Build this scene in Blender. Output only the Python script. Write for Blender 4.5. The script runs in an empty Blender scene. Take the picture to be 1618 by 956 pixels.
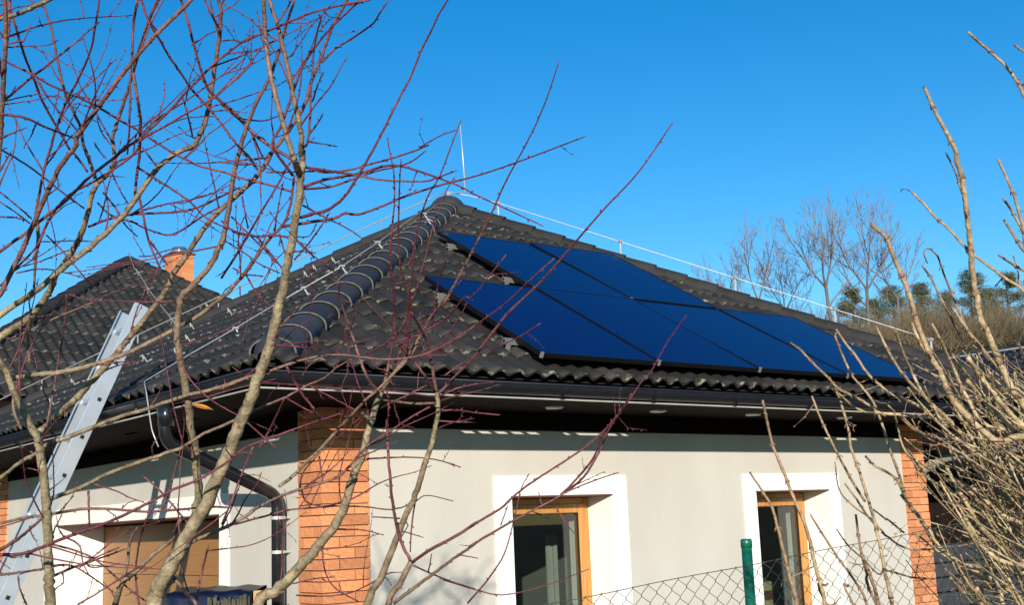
import bpy, bmesh, math, random
from mathutils import Vector, Matrix
R = math.radians
rnd = random.Random(7)
sc = bpy.context.scene
col = sc.collection

# ------------------------------------------------------------------ camera
IW, IH, FPX = 1618.0, 956.0, 1929.882
CAM = Vector((-4.173, -7.546, 0.0))            # eye level is z = 0
_y, _t, _r = R(38.012), R(10.309), R(-2.247)
FW = Vector((math.sin(_y)*math.cos(_t), math.cos(_y)*math.cos(_t), math.sin(_t)))
_rt = Vector((math.cos(_y), -math.sin(_y), 0)); _up = _rt.cross(FW)
RT = _rt*math.cos(_r) + _up*math.sin(_r); UP = -_rt*math.sin(_r) + _up*math.cos(_r)
cd = bpy.data.cameras.new('camera'); cam = bpy.data.objects.new('camera', cd); col.objects.link(cam)
cd.sensor_width = 36; cd.lens = 36*FPX/IW; cd.clip_start = 0.05; cd.clip_end = 3000
M = Matrix((RT, UP, -FW)).transposed().to_4x4(); M.translation = CAM
cam.matrix_world = M; sc.camera = cam

# ------------------------------------------------------------------ light
SUN_EL = R(13.1); SUN_AZ = R(39.0)              # light travels towards (sin, cos) of SUN_AZ
LD = Vector((math.sin(SUN_AZ)*math.cos(SUN_EL), math.cos(SUN_AZ)*math.cos(SUN_EL), -math.sin(SUN_EL)))
w = bpy.data.worlds.new('World'); sc.world = w; w.use_nodes = True
nt = w.node_tree; nt.nodes.clear()
sky = nt.nodes.new('ShaderNodeTexSky'); sky.sky_type = 'NISHITA'; sky.sun_disc = False
sky.sun_elevation = SUN_EL; sky.sun_rotation = SUN_AZ + math.pi
sky.air_density = 1.0; sky.dust_density = 0.0; sky.ozone_density = 3.0; sky.altitude = 400
hs = nt.nodes.new('ShaderNodeHueSaturation'); hs.inputs['Saturation'].default_value = 1.35
bg = nt.nodes.new('ShaderNodeBackground'); bg.inputs['Strength'].default_value = 0.12
ow = nt.nodes.new('ShaderNodeOutputWorld')
nt.links.new(sky.outputs[0], hs.inputs['Color']); nt.links.new(hs.outputs[0], bg.inputs[0]); nt.links.new(bg.outputs[0], ow.inputs[0])
sd = bpy.data.lights.new('sun', 'SUN'); sd.energy = 4.3; sd.angle = R(0.5); sd.color = (1.0, 0.93, 0.82)
sun = bpy.data.objects.new('sun', sd); col.objects.link(sun)
sun.rotation_euler = LD.to_track_quat('-Z', 'Y').to_euler()
sc.view_settings.view_transform = 'Standard'; sc.view_settings.look = 'None'
sc.view_settings.exposure = 0.55; sc.view_settings.gamma = 1.0

# ------------------------------------------------------------------ helpers
def ray(u, v): return FW + RT*((u-IW/2)/FPX) - UP*((v-IH/2)/FPX)
def at(u, v, D): return CAM + ray(u, v)*D
def onplane(u, v, p, n):
    d = ray(u, v); return CAM + d*((Vector(p)-CAM).dot(n)/d.dot(n))

class MB:
    def __init__(s): s.v = []; s.f = []; s.a = []
    def av(s, p, a=0.0): s.v.append(tuple(p)); s.a.append(a); return len(s.v)-1
    def poly(s, pts, a=0.0):
        s.f.append([s.av(p, a) for p in pts])
    def box(s, a, b, M=None):
        x0, y0, z0 = a; x1, y1, z1 = b
        P = [(x0,y0,z0),(x1,y0,z0),(x1,y1,z0),(x0,y1,z0),(x0,y0,z1),(x1,y0,z1),(x1,y1,z1),(x0,y1,z1)]
        if M is not None: P = [M @ Vector(p) for p in P]
        i = [s.av(p) for p in P]
        for q in ((0,3,2,1),(4,5,6,7),(0,1,5,4),(1,2,6,5),(2,3,7,6),(3,0,4,7)): s.f.append([i[k] for k in q])
        return s
    def tube(s, pts, rad, n=6, cap=True, age=None):
        pts = [Vector(p) for p in pts]; m = len(pts)
        if not hasattr(rad, '__len__'): rad = [rad]*m
        rings = []; ref = None
        for k in range(m):
            t = (pts[min(k+1, m-1)]-pts[max(k-1, 0)])
            if t.length < 1e-9: t = Vector((0, 0, 1))
            t.normalize()
            if ref is None: ref = t.orthogonal().normalized()
            ref = (ref - t*ref.dot(t))
            if ref.length < 1e-6: ref = t.orthogonal()
            ref.normalize(); b = t.cross(ref)
            ag = age[k] if age else 0.0
            rings.append([s.av(pts[k] + (ref*math.cos(2*math.pi*j/n) + b*math.sin(2*math.pi*j/n))*rad[k], ag) for j in range(n)])
        for k in range(m-1):
            for j in range(n):
                s.f.append([rings[k][j], rings[k][(j+1)%n], rings[k+1][(j+1)%n], rings[k+1][j]])
        if cap: s.f.append(rings[0][::-1]); s.f.append(rings[-1])
        return s
    def build(s, name, mat, parent=None, smooth=False):
        me = bpy.data.meshes.new(name); me.from_pydata(s.v, [], s.f)
        if any(s.a):
            at_ = me.attributes.new('age', 'FLOAT', 'POINT'); at_.data.foreach_set('value', s.a)
        if mat: me.materials.append(mat)
        if smooth: me.polygons.foreach_set('use_smooth', [True]*len(me.polygons))
        me.update()
        return link(name, me, parent)
def link(name, me, parent=None, mw=None):
    o = bpy.data.objects.new(name, me); col.objects.link(o)
    if mw is not None: o.matrix_basis = mw
    if parent is not None: adopt(o, parent)
    return o
def adopt(o, parent):
    o.parent = parent
    w = Matrix.Identity(4); q = parent
    while q is not None:
        w = q.matrix_basis @ w if q.parent is None else q.matrix_parent_inverse @ q.matrix_basis @ w
        q = q.parent
    o.matrix_parent_inverse = w.inverted()
def thing(name, loc, label, cat, group=None):
    o = bpy.data.objects.new(name, None); col.objects.link(o); o.empty_display_size = 0.2
    o.location = loc; o.matrix_basis = Matrix.Translation(Vector(loc))
    return tag(o, label, cat, group)
def tag(o, label, cat, group=None):
    o['label'] = label; o['category'] = cat
    if group: o['group'] = group
    return o
def P1(name, mat, parent, fn, smooth=False):
    m = MB(); fn(m); return m.build(name, mat, parent, smooth)
def boxpart(name, mat, parent, a, b): return P1(name, mat, parent, lambda m: m.box(a, b))
def bevel(o, w=0.004, seg=1):
    md = o.modifiers.new('bevel', 'BEVEL'); md.width = w; md.segments = seg; md.limit_method = 'ANGLE'; return o

# ------------------------------------------------------------------ materials
def mat(name, c1, c2=None, scale=4.0, rough=0.7, bump=0.0, bscale=30.0, metal=0.0, coat=0.0, spec=0.5, objinfo=0.0, detail=6.0, stretch=None):
    m = bpy.data.materials.new(name); m.use_nodes = True; n = m.node_tree.nodes; L = m.node_tree.links
    b = n['Principled BSDF']; b.inputs['Roughness'].default_value = rough; b.inputs['Metallic'].default_value = metal
    b.inputs['Coat Weight'].default_value = coat; b.inputs['Specular IOR Level'].default_value = spec
    tc = n.new('ShaderNodeTexCoord'); src = tc.outputs['Object']
    if stretch:
        mp = n.new('ShaderNodeMapping'); mp.inputs['Scale'].default_value = stretch; L.new(src, mp.inputs[0]); src = mp.outputs[0]
    out = None
    if c2 is not None:
        no = n.new('ShaderNodeTexNoise'); no.inputs['Scale'].default_value = scale; no.inputs['Detail'].default_value = detail
        L.new(src, no.inputs['Vector'])
        cr = n.new('ShaderNodeValToRGB'); cr.color_ramp.elements[0].position = 0.35; cr.color_ramp.elements[1].position = 0.68
        cr.color_ramp.elements[0].color = (*c1, 1); cr.color_ramp.elements[1].color = (*c2, 1)
        L.new(no.outputs[0], cr.inputs[0]); out = cr.outputs[0]
    if objinfo:
        oi = n.new('ShaderNodeObjectInfo'); mr = n.new('ShaderNodeMapRange')
        mr.inputs[3].default_value = 1-objinfo; mr.inputs[4].default_value = 1+objinfo
        L.new(oi.outputs['Random'], mr.inputs[0])
        hv = n.new('ShaderNodeHueSaturation'); hv.inputs['Color'].default_value = (*c1, 1)
        if out: L.new(out, hv.inputs['Color'])
        L.new(mr.outputs[0], hv.inputs['Value']); out = hv.outputs[0]
    if out: L.new(out, b.inputs['Base Color'])
    else: b.inputs['Base Color'].default_value = (*c1, 1)
    if bump:
        nb = n.new('ShaderNodeTexNoise'); nb.inputs['Scale'].default_value = bscale; nb.inputs['Detail'].default_value = 8
        L.new(src, nb.inputs['Vector'])
        bp = n.new('ShaderNodeBump'); bp.inputs['Strength'].default_value = bump; bp.inputs['Distance'].default_value = 0.01
        L.new(nb.outputs[0], bp.inputs['Height']); L.new(bp.outputs[0], b.inputs['Normal'])
    return m
def bark(name, old1, old2, young1, young2, rough=0.6):
    m = bpy.data.materials.new(name); m.use_nodes = True; n = m.node_tree.nodes; L = m.node_tree.links
    b = n['Principled BSDF']; b.inputs['Roughness'].default_value = rough; b.inputs['Specular IOR Level'].default_value = 0.4
    tc = n.new('ShaderNodeTexCoord')
    def ramp(c1, c2, s):
        no = n.new('ShaderNodeTexNoise'); no.inputs['Scale'].default_value = s; no.inputs['Detail'].default_value = 7
        L.new(tc.outputs['Object'], no.inputs['Vector'])
        cr = n.new('ShaderNodeValToRGB'); cr.color_ramp.elements[0].position = 0.36; cr.color_ramp.elements[1].position = 0.66
        cr.color_ramp.elements[0].color = (*c1, 1); cr.color_ramp.elements[1].color = (*c2, 1)
        L.new(no.outputs[0], cr.inputs[0]); return cr.outputs[0]
    a = ramp(old1, old2, 28); c = ramp(young1, young2, 17)
    at_ = n.new('ShaderNodeAttribute'); at_.attribute_name = 'age'
    mx = n.new('ShaderNodeMix'); mx.data_type = 'RGBA'
    L.new(at_.outputs['Fac'], mx.inputs[0]); L.new(c, mx.inputs[6]); L.new(a, mx.inputs[7])
    nd = n.new('ShaderNodeTexNoise'); nd.inputs['Scale'].default_value = 95; nd.inputs['Detail'].default_value = 8; nd.inputs['Roughness'].default_value = .7
    L.new(tc.outputs['Object'], nd.inputs['Vector'])
    dr = n.new('ShaderNodeMapRange'); dr.inputs[1].default_value = .36; dr.inputs[2].default_value = .60; dr.inputs[3].default_value = .66; dr.inputs[4].default_value = 1.15; L.new(nd.outputs[0], dr.inputs[0])
    hv = n.new('ShaderNodeHueSaturation'); L.new(mx.outputs[2], hv.inputs['Color']); L.new(dr.outputs[0], hv.inputs['Value'])
    L.new(hv.outputs[0], b.inputs['Base Color'])
    nb = n.new('ShaderNodeTexNoise'); nb.inputs['Scale'].default_value = 110; nb.inputs['Detail'].default_value = 8
    L.new(tc.outputs['Object'], nb.inputs['Vector'])
    bp = n.new('ShaderNodeBump'); bp.inputs['Strength'].default_value = 0.9; bp.inputs['Distance'].default_value = 0.005
    L.new(nb.outputs[0], bp.inputs['Height']); L.new(bp.outputs[0], b.inputs['Normal'])
    return m
def tilemat(name, c1, c2, lichen):
    m = bpy.data.materials.new(name); m.use_nodes = True; n = m.node_tree.nodes; L = m.node_tree.links
    b = n['Principled BSDF']; b.inputs['Roughness'].default_value = 0.62; b.inputs['Specular IOR Level'].default_value = 0.35
    g = n.new('ShaderNodeNewGeometry')
    no = n.new('ShaderNodeTexNoise'); no.inputs['Scale'].default_value = 5; no.inputs['Detail'].default_value = 8
    L.new(g.outputs['Position'], no.inputs['Vector'])
    cr = n.new('ShaderNodeValToRGB'); cr.color_ramp.elements[0].position = 0.35; cr.color_ramp.elements[1].position = 0.7
    cr.color_ramp.elements[0].color = (*c1, 1); cr.color_ramp.elements[1].color = (*c2, 1); L.new(no.outputs[0], cr.inputs[0])
    oi = n.new('ShaderNodeObjectInfo'); mr = n.new('ShaderNodeMapRange'); mr.inputs[3].default_value = 0.62; mr.inputs[4].default_value = 1.35
    L.new(oi.outputs['Random'], mr.inputs[0])
    hv = n.new('ShaderNodeHueSaturation'); L.new(cr.outputs[0], hv.inputs['Color']); L.new(mr.outputs[0], hv.inputs['Value'])
    # lichen: patches growing on the lower rim of the tile (attribute age = nearness to that rim)
    at_ = n.new('ShaderNodeAttribute'); at_.attribute_name = 'age'
    n2 = n.new('ShaderNodeTexNoise'); n2.inputs['Scale'].default_value = 13; n2.inputs['Detail'].default_value = 9; n2.inputs['Roughness'].default_value = 0.65
    L.new(g.outputs['Position'], n2.inputs['Vector'])
    ad = n.new('ShaderNodeMath'); ad.operation = 'MULTIPLY_ADD'; ad.inputs[1].default_value = 0.34; L.new(at_.outputs['Fac'], ad.inputs[0]); L.new(n2.outputs[0], ad.inputs[2])
    th = n.new('ShaderNodeMapRange'); th.inputs[1].default_value = 0.855; th.inputs[2].default_value = 0.95; L.new(ad.outputs[0], th.inputs[0])
    n3 = n.new('ShaderNodeTexNoise'); n3.inputs['Scale'].default_value = 2.5; L.new(g.outputs['Position'], n3.inputs['Vector'])
    lc = n.new('ShaderNodeValToRGB'); lc.color_ramp.elements[0].color = (*lichen, 1); lc.color_ramp.elements[1].color = (0.25, 0.24, 0.21, 1)
    lc.color_ramp.elements[0].position = 0.4; lc.color_ramp.elements[1].position = 0.6; L.new(n3.outputs[0], lc.inputs[0])
    mx = n.new('ShaderNodeMix'); mx.data_type = 'RGBA'
    L.new(th.outputs[0], mx.inputs[0]); L.new(hv.outputs[0], mx.inputs[6]); L.new(lc.outputs[0], mx.inputs[7]); L.new(mx.outputs[2], b.inputs['Base Color'])
    bp = n.new('ShaderNodeBump'); bp.inputs['Strength'].default_value = 0.35; bp.inputs['Distance'].default_value = 0.008
    n4 = n.new('ShaderNodeTexNoise'); n4.inputs['Scale'].default_value = 60; n4.inputs['Detail'].default_value = 6; L.new(g.outputs['Position'], n4.inputs['Vector'])
    L.new(n4.outputs[0], bp.inputs['Height']); L.new(bp.outputs[0], b.inputs['Normal'])
    return m

m_wall = mat('cream_render', (0.492, 0.456, 0.395), (0.535, 0.500, 0.438), 2.2, 0.95, 0.3, 120, stretch=(1, 1, .35), detail=9)
m_white = mat('white_render', (0.80, 0.775, 0.70), (0.84, 0.815, 0.745), 1.5, 0.88, 0.1, 180)
m_brick = mat('orange_brick', (0.58, 0.195, 0.072), (0.74, 0.315, 0.140), 9, 0.9, 0.4, 70, objinfo=0.26)
m_mortar = mat('mortar', (0.20, 0.085, 0.05), (0.27, 0.13, 0.085), 20, 0.95)
m_tile = tilemat('roof_tile', (0.020, 0.0182, 0.017), (0.037, 0.033, 0.0285), (0.24, 0.22, 0.12))
m_tile2 = tilemat('neighbour_tile', (0.024, 0.0235, 0.020), (0.040, 0.037, 0.030), (0.12, 0.12, 0.095))
m_cap = mat('hip_cap', (0.024, 0.025, 0.029), (0.042, 0.042, 0.046), 6, 0.62, 0.25, 60, objinfo=0.3, spec=0.3)
m_cap2 = mat('hip_cap_dull', (0.022, 0.021, 0.021), (0.036, 0.033, 0.031), 6, 0.75, 0.15, 60, objinfo=0.15, spec=0.2)
m_cement = mat('cement_rim', (0.15, 0.145, 0.125), (0.06, 0.058, 0.05), 30, 0.9)
m_deck = mat('roof_underlay', (0.012, 0.011, 0.010), rough=0.9)
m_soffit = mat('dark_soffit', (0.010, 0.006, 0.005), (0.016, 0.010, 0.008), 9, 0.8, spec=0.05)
m_gutter = mat('gutter_paint', (0.012, 0.013, 0.017), (0.016, 0.017, 0.021), 12, 0.42, spec=0.22)
m_pipe = mat('downpipe_paint', (0.010, 0.010, 0.013), (0.014, 0.014, 0.017), 12, 0.22, coat=0.3)
m_trim = mat('galvanised_edge', (0.42, 0.40, 0.37), (0.52, 0.50, 0.46), 8, 0.5, metal=0.3)
m_alu = mat('aluminium', (0.60, 0.63, 0.65), (0.50, 0.54, 0.57), 5, 0.42, 0.06, 40, metal=0.55)
m_wire = mat('conductor', (0.52, 0.52, 0.52), (0.42, 0.42, 0.42), 20, 0.4, metal=0.4)
m_dwire = mat('dull_conductor', (0.30, 0.29, 0.28), rough=0.5, metal=0.5)
m_wood = mat('oak_frame', (0.42, 0.175, 0.035), (0.55, 0.25, 0.06), 5, 0.45, 0.05, 60, coat=0.2, stretch=(8, 8, 0.6))
m_door = mat('brown_door', (0.27, 0.125, 0.040), (0.33, 0.158, 0.053), 5, 0.5, 0.06, 60, stretch=(2, 0.5, 9))
m_lintel = mat('brown_lintel', (0.10, 0.038, 0.022), (0.14, 0.05, 0.03), 6, 0.7)
m_room = mat('room_paint', (0.16, 0.165, 0.15), rough=0.9)
m_curtain = mat('curtain', (0.40, 0.42, 0.40), (0.48, 0.50, 0.47), 3, 0.9)
m_steel = mat('flue_steel', (0.62, 0.65, 0.70), rough=0.25, metal=0.9)
m_green = mat('green_coated_steel', (0.006, 0.10, 0.055), (0.010, 0.13, 0.070), 9, 0.35, coat=0.4)
m_mesh = mat('mesh_wire', (0.055, 0.065, 0.050), rough=0.6)
m_spot = mat('lamp_cover', (0.72, 0.70, 0.66), rough=0.5)
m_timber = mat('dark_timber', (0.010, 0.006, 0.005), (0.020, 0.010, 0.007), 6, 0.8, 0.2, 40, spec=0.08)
m_log = mat('grey_log', (0.16, 0.15, 0.12), (0.24, 0.22, 0.18), 18, 0.9, 0.4, 60)
m_tarp = mat('blue_sheet', (0.003, 0.006, 0.022), (0.005, 0.010, 0.034), 4, 0.4, 0.2, 12)
m_brush = mat('brushwood', (0.045, 0.038, 0.025), (0.14, 0.12, 0.075), 25, 0.9)
m_pframe = mat('panel_frame', (0.008, 0.008, 0.010), rough=0.35, metal=0.3)
m_ground = mat('winter_grass', (0.035, 0.040, 0.016), (0.075, 0.065, 0.030), 0.8, 0.95, 0.4, 6)
m_bark = bark('plum_bark', (0.148, 0.114, 0.064), (0.345, 0.278, 0.160), (0.105, 0.022, 0.034), (0.185, 0.046, 0.058))
m_tan = bark('tan_bark', (0.34, 0.248, 0.125), (0.58, 0.45, 0.255), (0.20, 0.112, 0.065), (0.32, 0.20, 0.125))
m_fartree = mat('far_bark', (0.085, 0.070, 0.066), (0.19, 0.160, 0.142), 0.8, 0.9)
m_needle = mat('pine_needles', (0.055, 0.070, 0.024), (0.17, 0.165, 0.065), 0.9, 0.7)
m_scrub = mat('brown_scrub', (0.075, 0.055, 0.030), (0.17, 0.125, 0.065), 0.35, 0.95)
def glassmat():
    m = bpy.data.materials.new('window_glass'); m.use_nodes = True; n = m.node_tree.nodes; L = m.node_tree.links; n.clear()
    o = n.new('ShaderNodeOutputMaterial'); mx = n.new('ShaderNodeMixShader'); t = n.new('ShaderNodeBsdfTransparent'); g = n.new('ShaderNodeBsdfGlossy')
    t.inputs[0].default_value = (0.78, 0.82, 0.79, 1); g.inputs['Roughness'].default_value = 0.01
    lw = n.new('ShaderNodeLayerWeight'); lw.inputs[0].default_value = .5; pw = n.new('ShaderNodeMath'); pw.operation = 'POWER'; pw.inputs[1].default_value = 3.5; L.new(lw.outputs['Facing'], pw.inputs[0])
    fr = n.new('ShaderNodeMath'); fr.operation = 'MULTIPLY_ADD'; fr.inputs[1].default_value = .8; fr.inputs[2].default_value = .07; L.new(pw.outputs[0], fr.inputs[0])
    L.new(fr.outputs[0], mx.inputs[0]); L.new(t.outputs[0], mx.inputs[1]); L.new(g.outputs[0], mx.inputs[2]); L.new(mx.outputs[0], o.inputs[0]); return m
m_glass = glassmat()
def pvmat():
    m = bpy.data.materials.new('solar_glass'); m.use_nodes = True; n = m.node_tree.nodes; L = m.node_tree.links
    b = n['Principled BSDF']; b.inputs['Roughness'].default_value = 0.13; b.inputs['Specular IOR Level'].default_value = 0.05
    tc = n.new('ShaderNodeTexCoord'); no = n.new('ShaderNodeTexNoise'); no.inputs['Scale'].default_value = 0.7; no.inputs['Detail'].default_value = 4
    L.new(tc.outputs['Object'], no.inputs['Vector'])
    cr = n.new('ShaderNodeValToRGB'); cr.color_ramp.elements[0].color = (0.002, 0.0048, 0.058, 1); cr.color_ramp.elements[1].color = (0.003, 0.0060, 0.075, 1)
    L.new(no.outputs[0], cr.inputs[0]); L.new(cr.outputs[0], b.inputs['Base Color'])
    return m
m_pv = pvmat()

# ------------------------------------------------------------------ terrain
def hgt(x, y):
    dx, dy = x-CAM.x, y-CAM.y
    d = math.hypot(dx, dy); f = (dx*FW.x + dy*FW.y)/max(d, 1e-6)/math.cos(_t)
    z = -2.0
    z += 0.42*max(0.0, 1-d/5.0)**0.7 if d < 5 else 0
    if f > 0:
        s = min(1, max(0, (d-28)/47)); s = s*s*(3-2*s)
        z += f**0.5*(11.2*s + max(0, d-75)*0.05*(1 if d < 200 else 200/d) if d > 28 else 0)
    return z
def ground(m):
    rs = [0, .8, 1.6, 2.5, 3.5, 5, 7, 10, 14, 20, 28, 34, 40, 46, 52, 58, 64, 70, 76, 90, 110, 140, 200, 320, 600, 1400]
    n = 72; prev = None
    for r in rs:
        ring = [m.av((CAM.x+r*math.cos(2*math.pi*k/n), CAM.y+r*math.sin(2*math.pi*k/n), hgt(CAM.x+r*math.cos(2*math.pi*k/n), CAM.y+r*math.sin(2*math.pi*k/n)))) for k in range(n)]
        if prev:
            for k in range(n): m.f.append([prev[k], ring[k], ring[(k+1) % n], prev[(k+1) % n]])
        prev = ring
gr = P1('ground', m_ground, None, ground, True); gr['kind'] = 'structure'
# ------------------------------------------------------------------ main house
O, ZE, TH = 0.89, 1.006, R(29.519)
TT, CT, ST = math.tan(TH), math.cos(TH), math.sin(TH)
HS = 4.67; AX = HS-O; AZ = ZE+HS*TT; FAR = 2*HS-O
LX, LY, CW, SOF, GND = 7.076, 7.84, 0.365, 0.862, -2.05
house = thing('house', (0, 0, GND), 'cream house with dark tiled pyramid roof, orange brick corners and solar panels', 'house')

# --- walls
W1 = (1.630, 2.690); W2 = (4.435, 5.495); WT = 0.215; WB = -1.15     # window openings in the front wall
DO = (1.646, 5.70); DT = 0.17; DD = 0.50                              # garage door opening in the side wall
def front(m):
    xs = [CW, W1[0], W1[1], W2[0], W2[1], LX-CW]
    for k in range(5):
        if k in (1, 3):
            m.box((xs[k], 0, GND), (xs[k+1], .36, WB)); m.box((xs[k], 0, WT), (xs[k+1], .36, SOF))
        else: m.box((xs[k], 0, GND), (xs[k+1], .36, SOF))
P1('front_wall', m_wall, house, front)
def side(m):
    m.box((0, .327, GND), (.36, DO[0], SOF)); m.box((0, DO[1], GND), (.36, 7.50, SOF)); m.box((0, DO[0], DT), (.36, DO[1], SOF))
P1('side_wall', m_wall, house, side)
P1('rear_wall', m_wall, house, lambda m: (m.box((.365, LY-.3, GND), (LX-.02, LY-.01, SOF)), m.box((LX-.3, .37, GND), (LX-.012, LY-.31, SOF))))
P1('partition_wall', m_room, house, lambda m: (m.box((.64, 3.4, GND), (LX-.31, 3.5, SOF)), m.box((3.5, .37, GND), (3.6, 3.39, SOF)), m.box((.64, .37, GND+.02), (LX-.31, 3.39, GND+.12))))
# --- brick columns
def brick_mesh():
    b = bmesh.new(); bmesh.ops.create_cube(b, size=1.0)
    me = bpy.data.meshes.new('brick'); b.to_mesh(me); b.free(); me.materials.append(m_brick); return me
BM = brick_mesh()
def column(cx, cy, sx, sy, wx, wy):
    # corner at (cx, cy); sx, sy point into the house
    pr = 0.014
    core = P1('brick_column', m_mortar, house, lambda m: m.box((min(cx, cx+sx*wx)+.004, min(cy, cy+sy*wy)+.004, GND), (max(cx, cx+sx*wx)-.004, max(cy, cy+sy*wy)-.004, SOF-.002)))
    low = MB(); k = 0; z = SOF-.005-.065
    while z > GND:
        dx = 0.0
        if k % 2 == 0: bl = [((0, 0), (.117, .24)), ((.128, 0), (wx, .05)), ((0, .25), (.05, wy))]
        else: bl = [((0, 0), (.24, .117)), ((.251, 0), (wx, .05)), ((0, .128), (.05, wy))]
        for (a, b) in bl:
            j = rnd.uniform(-.0022, .0022)
            x0 = cx+sx*(a[0]-(pr+j if a[0] == 0 else 0)); x1 = cx+sx*b[0]
            y0 = cy+sy*(a[1]-(pr+j if a[1] == 0 else 0)); y1 = cy+sy*b[1]
            lo = (min(x0, x1), min(y0, y1), z); hi = (max(x0, x1), max(y0, y1), z+.0660)
            if z > -0.95:
                mw = Matrix.Translation([(lo[i]+hi[i])/2 for i in range(3)]) @ Matrix.Diagonal([hi[i]-lo[i] for i in range(3)]+[1])
                link('brick', BM, core, mw)
            else: low.box(lo, hi)
        z -= .075; k += 1
    o = low.build('brick', m_brick, core); o['kind'] = 'stuff'; o.name = 'lower_bricks'
column(0, 0, 1, 1, CW, .327)
column(LX, 0, -1, 1, CW, .327)
column(0, LY, 1, -1, .3, LY-7.50)
# --- windows
def window(x0, x1, idx):
    e = .155
    sur = P1('window_surround', m_white, house, lambda m: (
        m.box((x0-e, -.014, WB-e), (x0-.0005, -.001, WT+e)), m.box((x1+.0005, -.014, WB-e), (x1+e, -.001, WT+e)),
        m.box((x0, -.014, WT+.0005), (x1, -.001, WT+e)), m.box((x0, -.014, WB-e), (x1, -.001, WB-.0005))))
    boxpart('reveal', m_white, sur, (x0+.001, -.010, WB+.02), (x0+.012, .295, WT-.013)); boxpart('reveal', m_white, sur, (x1-.012, -.010, WB+.02), (x1-.001, .295, WT-.013))
    P1('lintel', m_lintel, sur, lambda m: m.box((x0+.001, -.010, WT-.012), (x1-.001, .295, WT-.001)))
    P1('sill', m_trim, sur, lambda m: m.box((x0+.001, -.05, WB+.001), (x1-.001, .295, WB+.018)))
    y = .297; f = .062; s = .075
    a0, a1, b0, b1 = x0+.002, x1-.002, WB+.021, WT-.0135
    def ring(m, x0, x1, z0, z1, wd, y0, y1):
        m.box((x0, y0, z0), (x0+wd, y1, z1)); m.box((x1-wd, y0, z0), (x1, y1, z1))
        m.box((x0+wd+.0005, y0+.001, z1-wd), (x1-wd-.0005, y1-.001, z1)); m.box((x0+wd+.0005, y0+.001, z0), (x1-wd-.0005, y1-.001, z0+wd))
    win = P1('window', m_wood, house, lambda m: ring(m, a0, a1, b0, b1, f, y, y+.075)); bevel(win, .006, 2)
    sa = P1('sash', m_wood, win, lambda m: ring(m, a0+f-.012, a1-f+.012, b0+f-.012, b1-f+.012, s, y-.012, y+.05)); bevel(sa, .007, 2)
    g0, g1, h0, h1 = a0+f+s-.012, a1-f-s+.012, b0+f+s-.012, b1-f-s+.012
    P1('pane', m_glass, win, lambda m: m.box((g0-.005, y+.012, h0-.005), (g1+.005, y+.018, h1+.005)))
    P1('gasket', m_deck, win, lambda m: ring(m, g0-.001, g1+.001, h0-.001, h1+.001, .009, y-.006, y+.011))
    # net curtain drawn to the right inside
    c = MB(); n = 28; xa, xb = (x1-.05, x1+.13)
    rows = []
    for zz in (h1+.05, h0-.25):
        rows.append([c.av((xa+(xb-xa)*k/n, .50+.016*math.sin(k*1.9)+.01*math.sin(k*.7), zz)) for k in range(n+1)])
    for k in range(n): c.f.append([rows[0][k], rows[0][k+1], rows[1][k+1], rows[1][k]])
    o = c.build('curtain', m_curtain, None, True)
    md = o.modifiers.new('solid', 'SOLIDIFY'); md.thickness = .003
    tag(o, ['pale net curtain behind the pane of the window nearer the brick corner', 'pale net curtain behind the pane of the window beside the green fence post'][idx], 'curtain')
window(*W1, 0); window(*W2, 1)
# blind slats / a white appliance edge seen through the first pane
t = thing('room_divider', (3.0, 1.2, GND+.12), 'narrow white folding screen seen inside the window nearer the brick corner', 'screen')
for k, x in enumerate((2.955, 2.997, 3.039)):
    boxpart('panel', m_curtain, t, (x, 1.2+.02*(k % 2), GND+.12), (x+.035, 1.225+.02*(k % 2), -.10))
t = thing('cabinet', (6.15, 1.3, GND+.12), 'pale wooden cabinet inside the window beside the green fence post', 'cabinet')
m_cab = mat('pale_cabinet', (0.42, 0.38, 0.22), (0.5, 0.45, 0.28), 4, 0.6)
boxpart('carcass', m_cab, t, (5.75, 1.3, GND+.12), (6.6, 1.75, -.70)); boxpart('drawer_front', m_lintel, t, (5.95, 1.275, -.88), (6.24, 1.299, -.79)); boxpart('drawer_front', m_cab, t, (5.80, 1.28, -1.15), (6.55, 1.298, -.93))
# --- garage door
gd = P1('garage_door', m_lintel, house, lambda m: m.box((DD+.045, DO[0]-.1, GND), (DD+.06, DO[1]+.1, DT-.012)))
zz = DT-.03; k = 0
while zz > GND+.1:
    o = boxpart('panel', m_door, gd, (DD, DO[0]+.004, zz-.486), (DD+.043, DO[1]-.004, zz)); bevel(o, .004, 2); zz -= .490
P1('door_surround', m_white, house, lambda m: (
    m.box((-.014, DO[0]-.165, GND), (-.001, DO[0]-.0005, DT+.16)), m.box((-.014, DO[1]+.0005, GND), (-.001, DO[1]+.32, DT+.16)), m.box((-.014, DO[0], DT+.0005), (-.001, DO[1], DT+.16)),
    m.box((-.010, DO[1]-.012, GND), (DD-.003, DO[1]-.001, DT-.013)), m.box((-.010, DO[0]+.001, GND), (DD-.003, DO[0]+.0035, DT-.013))))
boxpart('door_lintel', m_lintel, house, (-.010, DO[0]+.001, DT-.012), (DD-.003, DO[1]-.001, DT-.001))
# --- dark beam added along the wall tops, deepening the shade under the eaves
boxpart('eave_shade_beam', m_soffit, house, (CW+.02, -.020, .722), (LX-CW-.02, -.001, SOF-.001))
boxpart('eave_shade_beam', m_soffit, house, (-.020, .345, .722), (-.001, 7.48, SOF-.001))
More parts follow.
